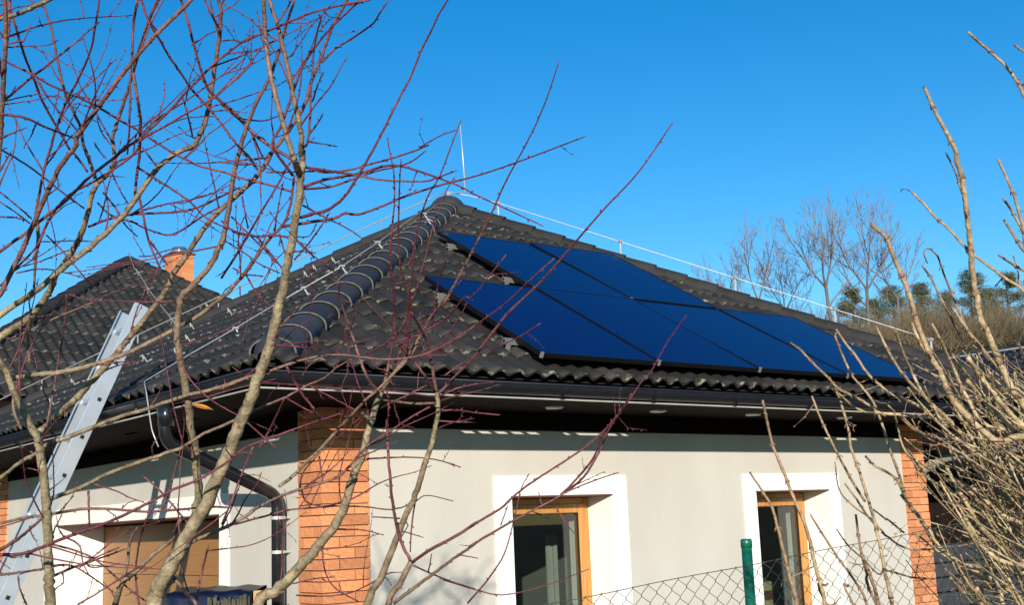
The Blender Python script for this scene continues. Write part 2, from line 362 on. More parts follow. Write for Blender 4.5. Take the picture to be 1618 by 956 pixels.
# --- soffit, fascia, lamp covers
# boarded soffit; made-up slots, blocked at intervals to throw sun dashes on the walls
def soffit(m):
    a0, a1, b0, b1 = -.505, -.575, -.435, -.500; e = FAR-.04; z0, z1 = SOF, SOF+.005
    m.box((-.93, -.93, z0), (e, a1, z1)); m.box((-.93, a1, z0), (b1, e, z1)); m.box((b0, a0, z0), (e, e, z1))
    ho = [(.06, .36), (.45, .75)]+[(1.2+.157*k, 1.31+.157*k) for k in range(5)]+[(2.2, 2.26), (2.34, 2.62), (2.66, 2.78), (2.83, 2.9), (5.5, 5.58), (5.66, 5.84), (5.9, 6.0), (6.62, 6.72), (6.8, 7.0)]
    x = b1
    for (p, q) in ho: m.box((x, a1, z0), (p-.437, a0, z1)); x = q-.437
    m.box((x, a1, z0), (e, a0, z1)); y = a0
    for (p, q) in ((.62, .98), (1.6, 1.9), (2.8, 3.1)): m.box((b1, y, z0), (b0, p-.574, z1)); y = q-.574
    m.box((b1, y, z0), (b0, e, z1))
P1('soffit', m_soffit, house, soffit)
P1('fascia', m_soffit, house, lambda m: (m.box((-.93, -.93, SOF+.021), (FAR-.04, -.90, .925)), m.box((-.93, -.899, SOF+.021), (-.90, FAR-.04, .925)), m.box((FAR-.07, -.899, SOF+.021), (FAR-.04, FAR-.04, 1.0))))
P1('drip_edge', m_trim, house, lambda m: (m.box((-.955, -.955, .851), (FAR-.02, -.942, SOF-.0005)), m.box((-.955, -.9415, .851), (-.942, FAR-.02, SOF))))
for x in (1.74, 2.83, 3.98, 5.24):
    o = P1('soffit_lamp', m_spot, house, lambda m: m.tube([(x, -.45, SOF-.012), (x, -.45, SOF-.0005)], [.062, .07], 20))
# --- roof deck and tiles
def deck(m):
    q = .035/CT; e0 = .06
    def pt(r, sx, sy): return (AX+sx*(HS-r), AX+sy*(HS-r), ZE+r*TT-q)
    top = (AX, AX, AZ-q)
    c = [pt(e0, -1, -1), pt(e0, 1, -1), pt(e0, 1, 1), pt(e0, -1, 1)]
    for k in range(4): m.poly([c[k], c[(k+1) % 4], top])
roof = P1('roof', m_deck, house, deck)
NW = 30; TW = 2*HS/NW; EX = .345; LT = .425
def wave(s): return .040*(.5-.5*math.cos(2*math.pi*s*2))
def tile_geo(w):
    m = MB(); n = 12; rows = []
    for (v, ag) in ((0, 1.0), (.10, .35), (LT, 0.0)):
        rows.append([m.av((w*k/n, v, wave(k/n)+.024*(1-v/LT)), ag) for k in range(n+1)])
    low = [m.av((w*k/n, .004, wave(k/n)+.024-.02), .9) for k in range(n+1)]
    for a, b in ((rows[0], rows[1]), (rows[1], rows[2])):
        for k in range(n): m.f.append([a[k], a[k+1], b[k+1], b[k]])
    for k in range(n): m.f.append([low[k], low[k+1], rows[0][k+1], rows[0][k]])
    return m
def tile_mesh(w, mt):
    g = tile_geo(w); me = bpy.data.meshes.new('roof_tile'); me.from_pydata(g.v, [], g.f)
    a = me.attributes.new('age', 'FLOAT', 'POINT'); a.data.foreach_set('value', g.a)
    me.materials.append(mt); me.polygons.foreach_set('use_smooth', [k < 24 for k in range(len(me.polygons))]); return me
def tiles(parent, origin, U, V, W, nw, mt, th, asobj, frac=1.0, gapw=.03):
    """lay one triangular roof face; asobj(centre) says whether a tile is a part of its own"""
    U = Vector(U); V = Vector(V); N = U.cross(V); w = W/nw; ct = math.cos(th)
    F = Matrix((U, V, N)).transposed().to_4x4(); F.translation = Vector(origin)
    TM = tile_mesh(w, mt); rest = MB(); L = W/2/ct; k = 0
    while k*EX < L:
        v0 = k*EX
        for i in range(nw):
            u0 = i*w; u1 = u0+w
            lo0, lo1 = v0*ct, (v0+LT)*ct
            if u1 < lo0+gapw or u0 > W-lo0-gapw: continue
            loc = Matrix.Translation((u0, v0, rnd.uniform(-.0025, .0025))) @ Matrix.Rotation(rnd.uniform(-.006, .006), 4, 'Z') @ Matrix.Rotation(rnd.uniform(-.006, .006), 4, 'X')
            cut = u0 < lo1+gapw or u1 > W-lo1-gapw
            cen = F @ Vector((u0+w/2, v0+EX/2, 0))
            if cut:
                b = bmesh.new(); b.from_mesh(TM); bmesh.ops.transform(b, matrix=loc, verts=b.verts)
                for (co, no) in (((gapw, 0, 0), (-1, ct, 0)), ((W-gapw, 0, 0), (1, ct, 0))):
                    bmesh.ops.bisect_plane(b, geom=b.verts[:]+b.edges[:]+b.faces[:], plane_co=co, plane_no=no, clear_outer=True)
                if len(b.faces) == 0: b.free(); continue
                me = bpy.data.meshes.new('roof_tile'); b.to_mesh(me); b.free(); me.materials.append(mt); mw = F
            else: me = TM; mw = F @ loc
            if asobj(cen, i, k): link('roof_tile', me, parent, mw)
            else:
                off = len(rest.v); al = me.attributes.get('age')
                for vi, vv in enumerate(me.vertices): rest.av(mw @ vv.co, al.data[vi].value if al else 0)
                for p in me.polygons: rest.f.append([off+q for q in p.vertices])
        k += 1
    if rest.f:
        o = rest.build('remaining_tiles', mt, parent, True); o['kind'] = 'stuff'
def under_panels(c):
    return (2.0 < c.x < 5.4 and -.1 < c.y < 2.1) or (1.8 < c.x < 5.7 and -.2 < c.y < .6)
tiles(roof, (-O, -O, ZE), (1, 0, 0), (0, CT, ST), 2*HS, NW, m_tile, TH, lambda c, i, k: not under_panels(c))
tiles(roof, (-O, FAR, ZE), (0, -1, 0), (CT, 0, ST), 2*HS, NW, m_tile, TH, lambda c, i, k: c.y < 2.6)
# --- hip caps
def cap_mesh(r0, r1, ln, mt, rim):
    b = bmesh.new(); n = 14; R0 = []; R1 = []; R2 = []; R3 = []
    for k in range(n+1):
        a = R(-14+208*k/n)
        for lst, (r, x) in zip((R0, R1, R2, R3), ((r0-.010, 0), (r0+.003, -.003), (r0, .007), (r1, ln))):
            lst.append(b.verts.new((x, r*math.cos(a), r*(math.sin(a)*.66 if a > 0 and a < math.pi else math.sin(a)*1.1))))
    fs = []
    for A, B, mi in ((R0, R1, 1), (R1, R2, 1), (R2, R3, 0)):
        for k in range(n):
            f = b.faces.new((A[k], A[k+1], B[k+1], B[k])); f.material_index = mi; f.smooth = True
    me = bpy.data.meshes.new('hip_cap'); b.to_mesh(me); b.free(); me.materials.append(mt); me.materials.append(rim); return me
def hip_caps(parent, start, end, cm, ex, lift, n0=0.0, ln=None, name='hip_cap'):
    s, e = Vector(start), Vector(end); a = (e-s); L = a.length; a.normalize()
    side = Vector((0, 0, 1)).cross(a).normalized(); up = a.cross(side)
    d = n0
    while d < L-.1:
        p = s + a*d + up*lift
        F = Matrix((a, side, up)).transposed().to_4x4(); F.translation = p
        link(name, cm, parent, F @ Matrix.Rotation(rnd.uniform(-.012, .012), 4, 'Z') @ Matrix.Rotation(.012, 4, 'Y'))
        d += ex
CM = cap_mesh(.152, .134, .400, m_cap, m_cement); CM2 = cap_mesh(.16, .138, .400, m_cap2, m_cap2)
apex = Vector((AX, AX, AZ))
cs = {'near': (-O, -O), 'right': (FAR, -O), 'far': (-O, FAR)}
for k, c in cs.items():
    hip_caps(roof, (c[0], c[1], ZE), apex, CM if k == 'near' else CM2, .365, .012, .22)
# rounded end piece at the near corner and an apex cap
def dome(m):
    s = Vector((-O, -O, ZE)); a = (apex-s).normalized(); side = Vector((0, 0, 1)).cross(a).normalized(); up = a.cross(side)
    n, q = 14, 8; rings = []
    for j in range(q+1):
        ph = math.pi/2*j/q
        rings.append([m.av(s+a*(.30-.17*math.cos(ph)*1.0)+side*(.14*math.sin(ph)*math.cos(R(-10+200*k/n)))+up*(.14*math.sin(ph)*math.sin(R(-10+200*k/n))-.004)) for k in range(n+1)])
    for j in range(q):
        for k in range(n): m.f.append([rings[j][k], rings[j][k+1], rings[j+1][k+1], rings[j+1][k]])
P1('hip_end_cap', m_cap, roof, dome, True)
def acap(m):
    n, q = 16, 5; rings = []
    for j in range(q+1):
        ph = math.pi/2*j/q
        rings.append([m.av((AX+.21*math.cos(2*math.pi*k/n)*math.sin(ph), AX+.21*math.sin(2*math.pi*k/n)*math.sin(ph), AZ+.03+.13*math.cos(ph)-.05*(1-math.cos(ph)))) for k in range(n)])
    for j in range(q):
        for k in range(n): m.f.append([rings[j][k], rings[j+1][k], rings[j+1][(k+1) % n], rings[j][(k+1) % n]])
P1('apex_cap', m_cap, roof, acap, True)
# --- gutters
GC, GR, GZ = .978, .070, .942
def gutter(m):
    prof = []
    for k in range(13): a = math.pi+math.pi*k/12; prof.append((GC-GR*math.cos(a), GZ+GR*math.sin(a)))   # back to front
    prof = prof[::-1]
    inn = [(GC+(o-GC)*.93, GZ+(z-GZ)*.93) for o, z in prof][::-1]
    bead = [(GC+GR+.010, GZ+.004), (GC+GR+.010, GZ+.016), (GC+GR-.004, GZ+.014)]
    ring = prof + inn
    ring = inn[::-1] + [(GC+GR-.004, GZ+.014), (GC+GR+.010, GZ+.014), (GC+GR+.010, GZ)] + prof if False else prof+inn
    st = []
    for (kx, ky) in (('far', 0), ('c', 0), ('r', 0)):
        r_ = []
        for (o, z) in ring:
            if kx == 'far': p = (-o, FAR+.02, z)
            elif kx == 'c': p = (-o, -o, z)
            else: p = (FAR+.06, -o, z)
            r_.append(m.av(p))
        st.append(r_)
    n = len(ring)
    for a, b in ((st[0], st[1]), (st[1], st[2])):
        for k in range(n): m.f.append([a[k], a[(k+1) % n], b[(k+1) % n], b[k]])
    m.f.append(st[0]); m.f.append(st[2][::-1])
gut = P1('gutter', m_gutter, house, gutter)
bv = P1('gutter_bead', m_gutter, gut, lambda m: m.tube([(-(GC+GR), FAR, GZ+.004), (-(GC+GR), -(GC+GR), GZ+.004), (FAR+.05, -(GC+GR), GZ+.004)], .010, 8), True)
def arc(m, f):
    m.tube([f(GC-(GR+.005)*math.cos(math.pi*k/10), GZ-(GR+.005)*math.sin(math.pi*k/10)) for k in range(11)], .0055, 5)
for x in (-.45, .45, 1.36, 2.25, 3.15, 4.05, 4.95, 5.85, 6.75): P1('gutter_bracket', m_gutter, gut, lambda m: arc(m, lambda o, z: (x, -o, z)))
for y in (-.35, .75, 1.7, 2.7, 3.7): P1('gutter_bracket', m_gutter, gut, lambda m: arc(m, lambda o, z: (-o, y, z)))
# --- downpipe with swan neck
def smooth_path(pts, n=5):
    pts = [Vector(p) for p in pts]; P = [pts[0]*2-pts[1]]+pts+[pts[-1]*2-pts[-2]]; out = []
    for k in range(1, len(P)-2):
        for j in range(n):
            t = j/n; a, b, c, d = P[k-1:k+3]
            out.append(.5*((2*b)+(c-a)*t+(2*a-5*b+4*c-d)*t*t+(3*b-3*c+d-a)*t**3))
    out.append(pts[-1]); return out
def elbow(pts, r=.10, n=5):
    pts = [Vector(p) for p in pts]; out = [pts[0]]
    for k in range(1, len(pts)-1):
        a = (pts[k-1]-pts[k]).normalized(); b = (pts[k+1]-pts[k]).normalized()
        for j in range(n+1):
            t = j/n; out.append((pts[k]+a*r)*(1-t)**2+pts[k]*2*t*(1-t)+(pts[k]+b*r)*t*t)
    out.append(pts[-1]); return out
dpp = [(-GC, .36, GZ-.05), (-GC, .38, .64), (-.085, .50, .265), (-.085, .50, GND)]
dp = P1('downpipe', m_pipe, house, lambda m: m.tube(elbow(dpp, .09), .046, 18), True)
P1('pipe_outlet', m_pipe, dp, lambda m: m.tube([(-GC, .36, GZ-.06), (-GC, .36, .80), (-GC, .365, .74)], [.07, .056, .054], 18), True)
for z in (.10, -.14, -1.2): P1('pipe_clip', m_trim, dp, lambda m: (m.tube([(-.085, .50, z), (-.085, .50, z+.022)], .051, 18), m.box((-.10, .46, z+.004), (-.004, .475, z+.018))))
# --- lightning protection
UPN = Vector((-ST, 0, CT)); NR = Vector((0, -ST, CT)); P0 = Vector((-O, -O, ZE))
lp = P1('lightning_rod', m_wire, house, lambda m: m.tube([(AX-.02, AX-.04, AZ+.18), at(736, 303, 14.2), at(727, 196, 14.2)], [.010, .010, .006], 8), True)
P1('rod_clamp', m_wire, lp, lambda m: (m.box((AX-.04, AX-.06, AZ+.12), (AX, AX-.02, AZ+.20)),))
def left_on(u, v, h=.10): return onplane(u, v, P0+UPN*h, UPN)
near = (Vector((-O, -O, ZE)), apex); rt_ = Vector((FAR, -O, ZE)); fr_ = Vector((-O, FAR, ZE))
# along the right-hand hip, on small posts
def along(a, b, ts, lift, side=Vector((0, 0, 0))): return [a+(b-a)*t+Vector((0, 0, lift))+side for t in ts]
tsR = [.0, .09, .30, .49, .65, .80]
pr_ = along(apex, rt_, tsR, .27); pr_[0] = apex+Vector((0, -.05, .2))
cw = P1('conductor_wire', m_wire, lp, lambda m: m.tube(smooth_path(pr_, 4), .0045, 6), True)
for p in pr_[1:]: P1('wire_holder', m_wire, lp, lambda m: (m.tube([p-Vector((0, 0, .17)), p], [.015, .011], 8), m.box(p-Vector((.022, .022, .012)), p+Vector((.022, .022, .016)))))
# down the side slope beside the near hip to the gutter
pl = [apex+Vector((-.05, -.05, .16)), left_on(640, 352, .16), left_on(597, 383, .17), left_on(540, 421, .15), left_on(440, 478, .10), left_on(370, 520, .08), left_on(300, 560, .07), left_on(228, 603, .06)]
pl.append(Vector((-1.06, .515, .99))); pl.append(Vector((-1.06, .403, .715))); pl.append(Vector((-1.03, .36, .60)))
P1('conductor_wire', m_wire, lp, lambda m: m.tube(elbow(pl, .035, 3), .005, 6), True)
for p in (pl[2], pl[3], left_on(480, 455, .12), left_on(372, 519, .08), left_on(670, 338, .16)):
    P1('wire_holder', m_wire, lp, lambda m: (m.tube([p-UPN*.12+Vector((0, -.03, 0)), p], .007, 6), m.box(p-Vector((.02, .02, .006)), p+Vector((.02, .02, .010))), m.tube([p-UPN*.10+Vector((0, -.08, 0)), p-UPN*.05+Vector((0, -.02, 0)), p-UPN*.1+Vector((0, .06, 0))], .005, 5)))
# thin wire above the far hip
pf = along(apex, fr_, [0, .12, .27, .42, .57, .75, .95], .24); pf[0] = apex+Vector((-.03, .03, .2))
P1('conductor_wire', m_dwire, lp, lambda m: m.tube(smooth_path(pf, 3), .007, 6), True)
for p in pf[1:]: P1('wire_holder', m_dwire, lp, lambda m: m.tube([p-Vector((0, 0, .14)), p], .009, 6))
# --- snow guards on the side slope
hooks = [(452, 430), (486, 438), (372, 477), (366, 497), (306, 520), (300, 540), (408, 462), (330, 487), (283, 562), (232, 572), (118, 608), (70, 622), (115, 602), (85, 640), (500, 428), (530, 416)]
for (u, v) in hooks:
    p = left_on(u, v, .05)
    P1('snow_guard', m_trim, roof, lambda m: m.tube([p+Vector((.05, 0, .029)), p, p+UPN*.05, p+UPN*.055+Vector((-.015, .0, .015)), p+UPN*.025+Vector((-.02, 0, 0))], .007, 5))
# ------------------------------------------------------------------ solar panels
PX, PY, PZ, PW, PH = 1.313, -.861, 1.197, 1.166, 1.715
PF = Matrix((Vector((1, 0, 0)), Vector((0, CT, ST)), NR)).transposed().to_4x4(); PF.translation = Vector((PX, PY, PZ))
names = {(0, 0): 'black solar panel at the left end of the lower row, nearest the brick corner', (1, 0): 'second solar panel from the left in the lower row of four',
         (2, 0): 'third solar panel from the left in the lower row of four', (3, 0): 'black solar panel at the right end of the lower row',
         (1, 1): 'left solar panel of the upper pair, just below the roof apex', (2, 1): 'right solar panel of the upper pair, against the right hip'}
fm = MB(); a, b, fw_, t_ = PW-.014, PH-.014, .011, .038
fm.box((0, 0, -t_), (fw_, b, 0)); fm.box((a-fw_, 0, -t_), (a, b, 0)); fm.box((fw_, 0, -t_+.0005), (a-fw_, fw_, -.0005)); fm.box((fw_, b-fw_, -t_+.0005), (a-fw_, b, -.0005))
gm = MB(); gm.box((fw_+.0005, fw_+.0005, -.030), (a-fw_-.0005, b-fw_-.0005, -.003))
fme = bpy.data.meshes.new('frame'); fme.from_pydata(fm.v, [], fm.f); fme.materials.append(m_pframe)
gme = bpy.data.meshes.new('glass'); gme.from_pydata(gm.v, [], gm.f); gme.materials.append(m_pv)
cl = MB(); cl.box((-.012, -.006, -.040), (.012, .008, .004)); cme = bpy.data.meshes.new('clamp'); cme.from_pydata(cl.v, [], cl.f); cme.materials.append(m_dwire)
for (i, j), lb in names.items():
    mw = PF @ Matrix.Translation((i*PW+.009, j*PH+.009, 0)) @ Matrix.Rotation(rnd.uniform(-.006, .006), 4, 'X') @ Matrix.Rotation(rnd.uniform(-.006, .006), 4, 'Y')
    p = thing('solar_panel', mw.translation, lb, 'solar panel', 'solar panels on the roof')
    link('frame', fme, p, mw); link('glass', gme, p, mw)
    link('clamp', cme, p, mw @ Matrix.Translation((-.004, .0, -.0))); 
    if i == 3: link('clamp', cme, p, mw @ Matrix.Translation((a+.004, .0, 0)))
rl = {0: 'lower mounting rail under the bottom row of solar panels', 1: 'upper mounting rail under the bottom row of solar panels', 2: 'lower mounting rail under the upper pair of solar panels', 3: 'upper mounting rail under the upper pair of solar panels'}
for k, (j, fr) in enumerate(((0, .22), (0, .80), (1, .22), (1, .80))):
    i0, i1 = (0, 4) if j == 0 else (1, 3)
    v = (j+fr)*PH
    t = thing('mounting_rail', PF @ Vector((i0*PW, v, -.08)), rl[k], 'rail', 'rails under the solar panels')
    o = P1('rail', m_dwire, t, lambda m: m.box((i0*PW-.07, v-.02, -.080), (i1*PW+.05, v+.02, -.040), PF))
    P1('rail_end', m_deck, t, lambda m: m.box((i0*PW-.072, v-.013, -.074), (i0*PW-.0705, v+.013, -.046), PF))
    u = i0*PW-.03
    while u < i1*PW:
        P1('roof_hook', m_dwire, t, lambda m: (m.box((u-.02, v-.02, -.135), (u+.02, v-.012, -.081), PF), m.box((u-.045, v-.10, -.140), (u+.045, v+.06, -.134), PF)))
        u += 1.16

# ------------------------------------------------------------------ ladder
LY0 = 1.22; la0, la1 = onplane(20, 956, (0, LY0, 0), Vector((0, 1, 0))), onplane(235, 487, (0, LY0, 0), Vector((0, 1, 0)))
LA = (la1-la0).normalized(); LN = Vector((-LA.z, 0, LA.x)); lo_ = la0+LA*((.95-la0.z)/LA.z); LTOP = (la1-lo_).length; LBOT = -(.95-GND-.02)/LA.z
LF = Matrix((LA, Vector((0, 1, 0)), LN)).transposed().to_4x4(); LF.translation = lo_
lad = thing('ladder', LF @ Vector((LBOT, 0, 0)), 'silver aluminium ladder leaning on the gutter of the cream house', 'ladder')
def rail(m, y0, y1, top):
    a, b = (y0, y0+.004) if y0 < .1 else (y1-.004, y1)
    m.box((LBOT, a, 0), (top, b, .108), LF)
    for n0 in (0, .104): m.box((LBOT, min(y0, y1) if y0 > .1 else b+.0003, n0), (top, y1 if y0 < .1 else a-.0003, n0+.004), LF)
for y0, y1, top in ((0, .030, LTOP), (.285, .315, LTOP-.02)): bevel(P1('rail', m_alu, lad, lambda m: rail(m, y0, y1, top)), .0015)
s = LTOP-.19-11*.296
while s < LTOP-.05:
    P1('rung', m_alu, lad, lambda m: m.box((s-.015, .0055, .035), (s+.015, .3095, .072), LF))
    P1('rung_socket', m_deck, lad, lambda m: m.box((s-.014, -.0012, .034), (s+.014, -.0002, .062), LF)); s += .296

# ------------------------------------------------------------------ chain-link fence
FA, FB = at(1000, 929, 4.2), at(1394, 852, 4.8); fd = FB-FA; run = math.hypot(fd.x, fd.y); fh = Vector((fd.x/run, fd.y/run, 0)); fsl = fd.z/run
def fp(s, dz=0): return FA+fh*s+Vector((0, 0, fsl*s+dz))
fence = thing('chain_link_fence', fp(.6, -1.5), 'green chain-link fence with a round post in front of the cream wall', 'fence')
P1('top_wire', m_mesh, fence, lambda m: m.tube([fp(s_*.1, 0)+Vector((0, 0, .002*math.sin(s_*.9))) for s_ in range(-16, 46)], .0016, 5))
spost = 0
for s0 in [x*.01 for x in range(30, 90)]:
    p = fp(s0)-CAM
    if abs(IW/2+FPX*p.dot(RT)/p.dot(FW)-1185) < 4: spost = s0
for s0 in (spost, spost+2.6):
    p = fp(s0)-Vector((-fh.y, fh.x, 0))*(-.022)
    post = P1('post', m_green, fence, lambda m: m.tube([(p.x, p.y, p.z-1.7), (p.x, p.y, p.z+.085)], .0195, 18), True)
    P1('post_cap', m_green, post, lambda m: m.tube([(p.x, p.y, p.z+.060), (p.x, p.y, p.z+.086), (p.x, p.y, p.z+.092)], [.0215, .0215, .017], 18), True)
ww = .0325; zz_ = MB(); n_ = 42; pts = []
for k in range(n_+1): pts += [((ww if k % 2 else 0)+(.0008 if k % 2 else -.0008), -.0018, -k*ww+.003), ((ww if k % 2 else 0)+(.0008 if k % 2 else -.0008), .0018, -k*ww-.003)]
zz_.tube([Vector(q) for q in pts], .0012, 4)
zme = bpy.data.meshes.new('mesh_wire'); zme.from_pydata(zz_.v, [], zz_.f); zme.materials.append(m_mesh)
SH = Matrix((fh+Vector((0, 0, fsl)), Vector((-fh.y, fh.x, 0)), Vector((0, 0, 1)))).transposed().to_4x4()
k = -30
while k*ww < 3.6:
    mw = SH.copy(); mw.translation = fp(k*ww+(ww if k % 2 else 0)); mw = mw @ Matrix.Diagonal((-1 if k % 2 else 1, 1, 1, 1)); link('mesh_wire', zme, fence, mw); k += 1

# ------------------------------------------------------------------ neighbour behind left
NA = at(203, 412, 22.0); T2 = math.atan(.68); N2 = 4.5; NZ = NA.z-N2*.68
nb = thing('neighbour_house', (NA.x, NA.y, GND), 'house behind with dark tiled hip roof and orange brick chimney', 'house')
P1('wall', m_wall, nb, lambda m: m.box((NA.x-N2+.8, NA.y-N2+.8, GND), (NA.x+N2-.8, NA.y+N2-.8, NZ-.05)))
P1('soffit', m_soffit, nb, lambda m: m.box((NA.x-N2+.05, NA.y-N2+.05, NZ-.15), (NA.x+N2-.05, NA.y+N2-.05, NZ-.03)))
def deck2(m):
    q = .04; c = [(NA.x+sx*(N2-.05), NA.y+sy*(N2-.05), NZ-q+.03) for sx, sy in ((-1, -1), (1, -1), (1, 1), (-1, 1))]
    for k in range(4): m.poly([c[k], c[(k+1) % 4], (NA.x, NA.y, NA.z-q)])
nroof = P1('roof', m_deck, nb, deck2)
tiles(nroof, (NA.x-N2, NA.y-N2, NZ), (1, 0, 0), (0, math.cos(T2), math.sin(T2)), 2*N2, 29, m_tile2, T2, lambda c, i, k: True)
tiles(nroof, (NA.x-N2, NA.y+N2, NZ), (0, -1, 0), (math.cos(T2), 0, math.sin(T2)), 2*N2, 29, m_tile2, T2, lambda c, i, k: False)
for sx in (-1, 1): hip_caps(nroof, (NA.x+sx*N2, NA.y-N2, NZ), NA, CM2, .36, .0, .2)
def brickmat():
    m = bpy.data.materials.new('chimney_brick'); m.use_nodes = True; n = m.node_tree.nodes; L = m.node_tree.links; b = n['Principled BSDF']; b.inputs['Roughness'].default_value = .85
    g = n.new('ShaderNodeNewGeometry'); sp = n.new('ShaderNodeSeparateXYZ'); L.new(g.outputs['Position'], sp.inputs[0])
    ad = n.new('ShaderNodeMath'); L.new(sp.outputs[0], ad.inputs[0]); L.new(sp.outputs[1], ad.inputs[1])
    cb = n.new('ShaderNodeCombineXYZ'); L.new(ad.outputs[0], cb.inputs[0]); L.new(sp.outputs[2], cb.inputs[1])
    br = n.new('ShaderNodeTexBrick'); br.inputs['Scale'].default_value = 1; br.inputs['Brick Width'].default_value = .25; br.inputs['Row Height'].default_value = .075; br.inputs['Mortar Size'].default_value = .006
    br.inputs['Color1'].default_value = (.55, .17, .05, 1); br.inputs['Color2'].default_value = (.66, .23, .08, 1); br.inputs['Mortar'].default_value = (.35, .22, .14, 1)
    L.new(cb.outputs[0], br.inputs[0]); L.new(br.outputs[0], b.inputs['Base Color']); return m
CC = at(283, 430, 22.6)
ch = P1('chimney', brickmat(), nb, lambda m: m.box((CC.x-.20, CC.y-.20, CC.z-1.5), (CC.x+.20, CC.y+.20, CC.z+.30)))
P1('chimney_cap', m_lintel, ch, lambda m: m.box((CC.x-.225, CC.y-.225, CC.z+.301), (CC.x+.225, CC.y+.225, CC.z+.335)))
P1('flue', m_steel, ch, lambda m: (m.tube([(CC.x, CC.y, CC.z+.33), (CC.x, CC.y, CC.z+.46)], .13, 20)), True)
c2 = at(259, 437, 22.3); P1('vent_pipe', m_wire, ch, lambda m: m.tube([(c2.x, c2.y, c2.z-.6), (c2.x, c2.y, c2.z+.1)], .06, 12), True)
NN = Vector((0, -math.sin(T2), math.cos(T2)))
def nf(u, v, h=.10): return onplane(u, v, Vector((NA.x, NA.y, NA.z))+NN*h, NN)
nw_ = [NA+Vector((0, 0, .15)), nf(212, 423), nf(219, 431), nf(235, 457), nf(252, 480), nf(272, 505), nf(300, 540)]
P1('conductor_wire', m_dwire, nb, lambda m: m.tube(nw_, .011, 5))
for q in (nw_[2], nw_[3], nw_[5]): P1('wire_holder', m_dwire, nb, lambda m: (m.tube([q-NN*.1, q], .014, 5), m.tube([q+Vector((-.08, 0, -.03)), q+Vector((.08, 0, .03))], .012, 5), m.tube([q+Vector((-.05, 0, .06)), q+Vector((.05, 0, -.08))], .012, 5)))

# ------------------------------------------------------------------ dark roof beyond the right hip
m_tile3 = tilemat('slate_blue_tile', (0.008, 0.011, 0.022), (0.014, 0.018, 0.032), (0.04, 0.04, 0.045))
RA, RB = at(1455, 574, 21.0), at(1720, 536, 19.5); RB.z = RA.z+.10
rd = (RB-RA); RW = rd.length; RU = rd.normalized(); hdir = Vector((-RU.y, RU.x, 0)).normalized()   # away from the camera
RV = (hdir*math.cos(R(27))+Vector((0, 0, 1))*math.sin(R(27))).normalized()
rh = thing('garden_house', (RA.x+1.5, RA.y, GND), 'low building with slate blue tiled roof behind the tan shrub', 'house')
rw0 = RA-RV*3.1
P1('wall', m_timber, rh, lambda m: m.poly([rw0+hdir*.4+RU*.3+Vector((0, 0, -.1)), rw0+hdir*.4+RU*(RW-.3)+Vector((0, 0, -.1)), Vector((*(rw0+hdir*.4+RU*(RW-.3)).xy, GND)), Vector((*(rw0+hdir*.4+RU*.3).xy, GND))]))
def rdeck(m):
    n_ = RU.cross(RV)*-.04
    m.poly([rw0+n_, rw0+RU*RW+n_, RB+n_, RA+n_]); e = RA+hdir*2.7-Vector((0, 0, 1.4)); m.poly([RA+n_, RB+n_, e+RU*RW, e])
rr = P1('roof', m_deck, rh, rdeck)
nw2 = 12; tw2 = RW/nw2; TM3 = tile_mesh(tw2, m_tile3)
F3 = Matrix((RU, RV, RU.cross(RV))).transposed().to_4x4(); F3.translation = rw0
for k in range(9):
    for i in range(nw2): link('roof_tile', TM3, rr, F3 @ Matrix.Translation((i*tw2, k*EX, rnd.uniform(-.002, .002))))
hip_caps(rr, RA+RU*.05, RB, cap_mesh(.12, .1, .415, m_cap, m_cement), .365, -.02, 0, name='ridge_cap')
P1('conductor_wire', m_wire, rh, lambda m: m.tube([RA-RV*.28+RU.cross(RV)*.12+RU*x for x in (.2, 1, 2, RW)], .012, 5))

# ------------------------------------------------------------------ dark timber screen and clutter right of the house
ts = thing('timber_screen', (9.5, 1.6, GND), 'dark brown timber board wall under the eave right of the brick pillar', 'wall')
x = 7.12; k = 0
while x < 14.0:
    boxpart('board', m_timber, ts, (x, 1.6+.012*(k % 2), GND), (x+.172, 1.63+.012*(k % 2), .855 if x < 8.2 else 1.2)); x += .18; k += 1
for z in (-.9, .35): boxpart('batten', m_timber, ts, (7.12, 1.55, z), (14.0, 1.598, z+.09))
P1('support_log', m_log, None, lambda m: m.tube(smooth_path([at(1440, 752, 13.1), at(1478, 732, 13.2), at(1500, 722, 13.3), at(1560, 712, 13.5), at(1625, 706, 14.0), Vector((10.6, 1.62, .84))], 4), .052, 10), True)
tag(bpy.data.objects['support_log'], 'grey weathered log beam jutting out beside the right brick pillar', 'log')
m_slab = mat('blue_grey_stone', (0.018, 0.022, 0.027), (0.045, 0.050, 0.055), 3, 0.9, 0.5, 14)
def lowwall():
    t = thing('stone_wall', (8.6, .8, GND), 'low blue grey stone wall behind the tan shrub beside the brick pillar', 'wall')
    z = GND; r_ = random.Random(3); row = 0
    while z < -.62:
        x = 7.3-.2*(row % 2); h = r_.uniform(.16, .22)
        while x < 12.5:
            w_ = r_.uniform(.28, .5); o = boxpart('stone', m_slab, t, (x, .8+r_.uniform(-.02, .02), z), (x+w_-.015, 1.1, z+h-.012)); bevel(o, .02, 2); x += w_
        z += h; row += 1
lowwall()

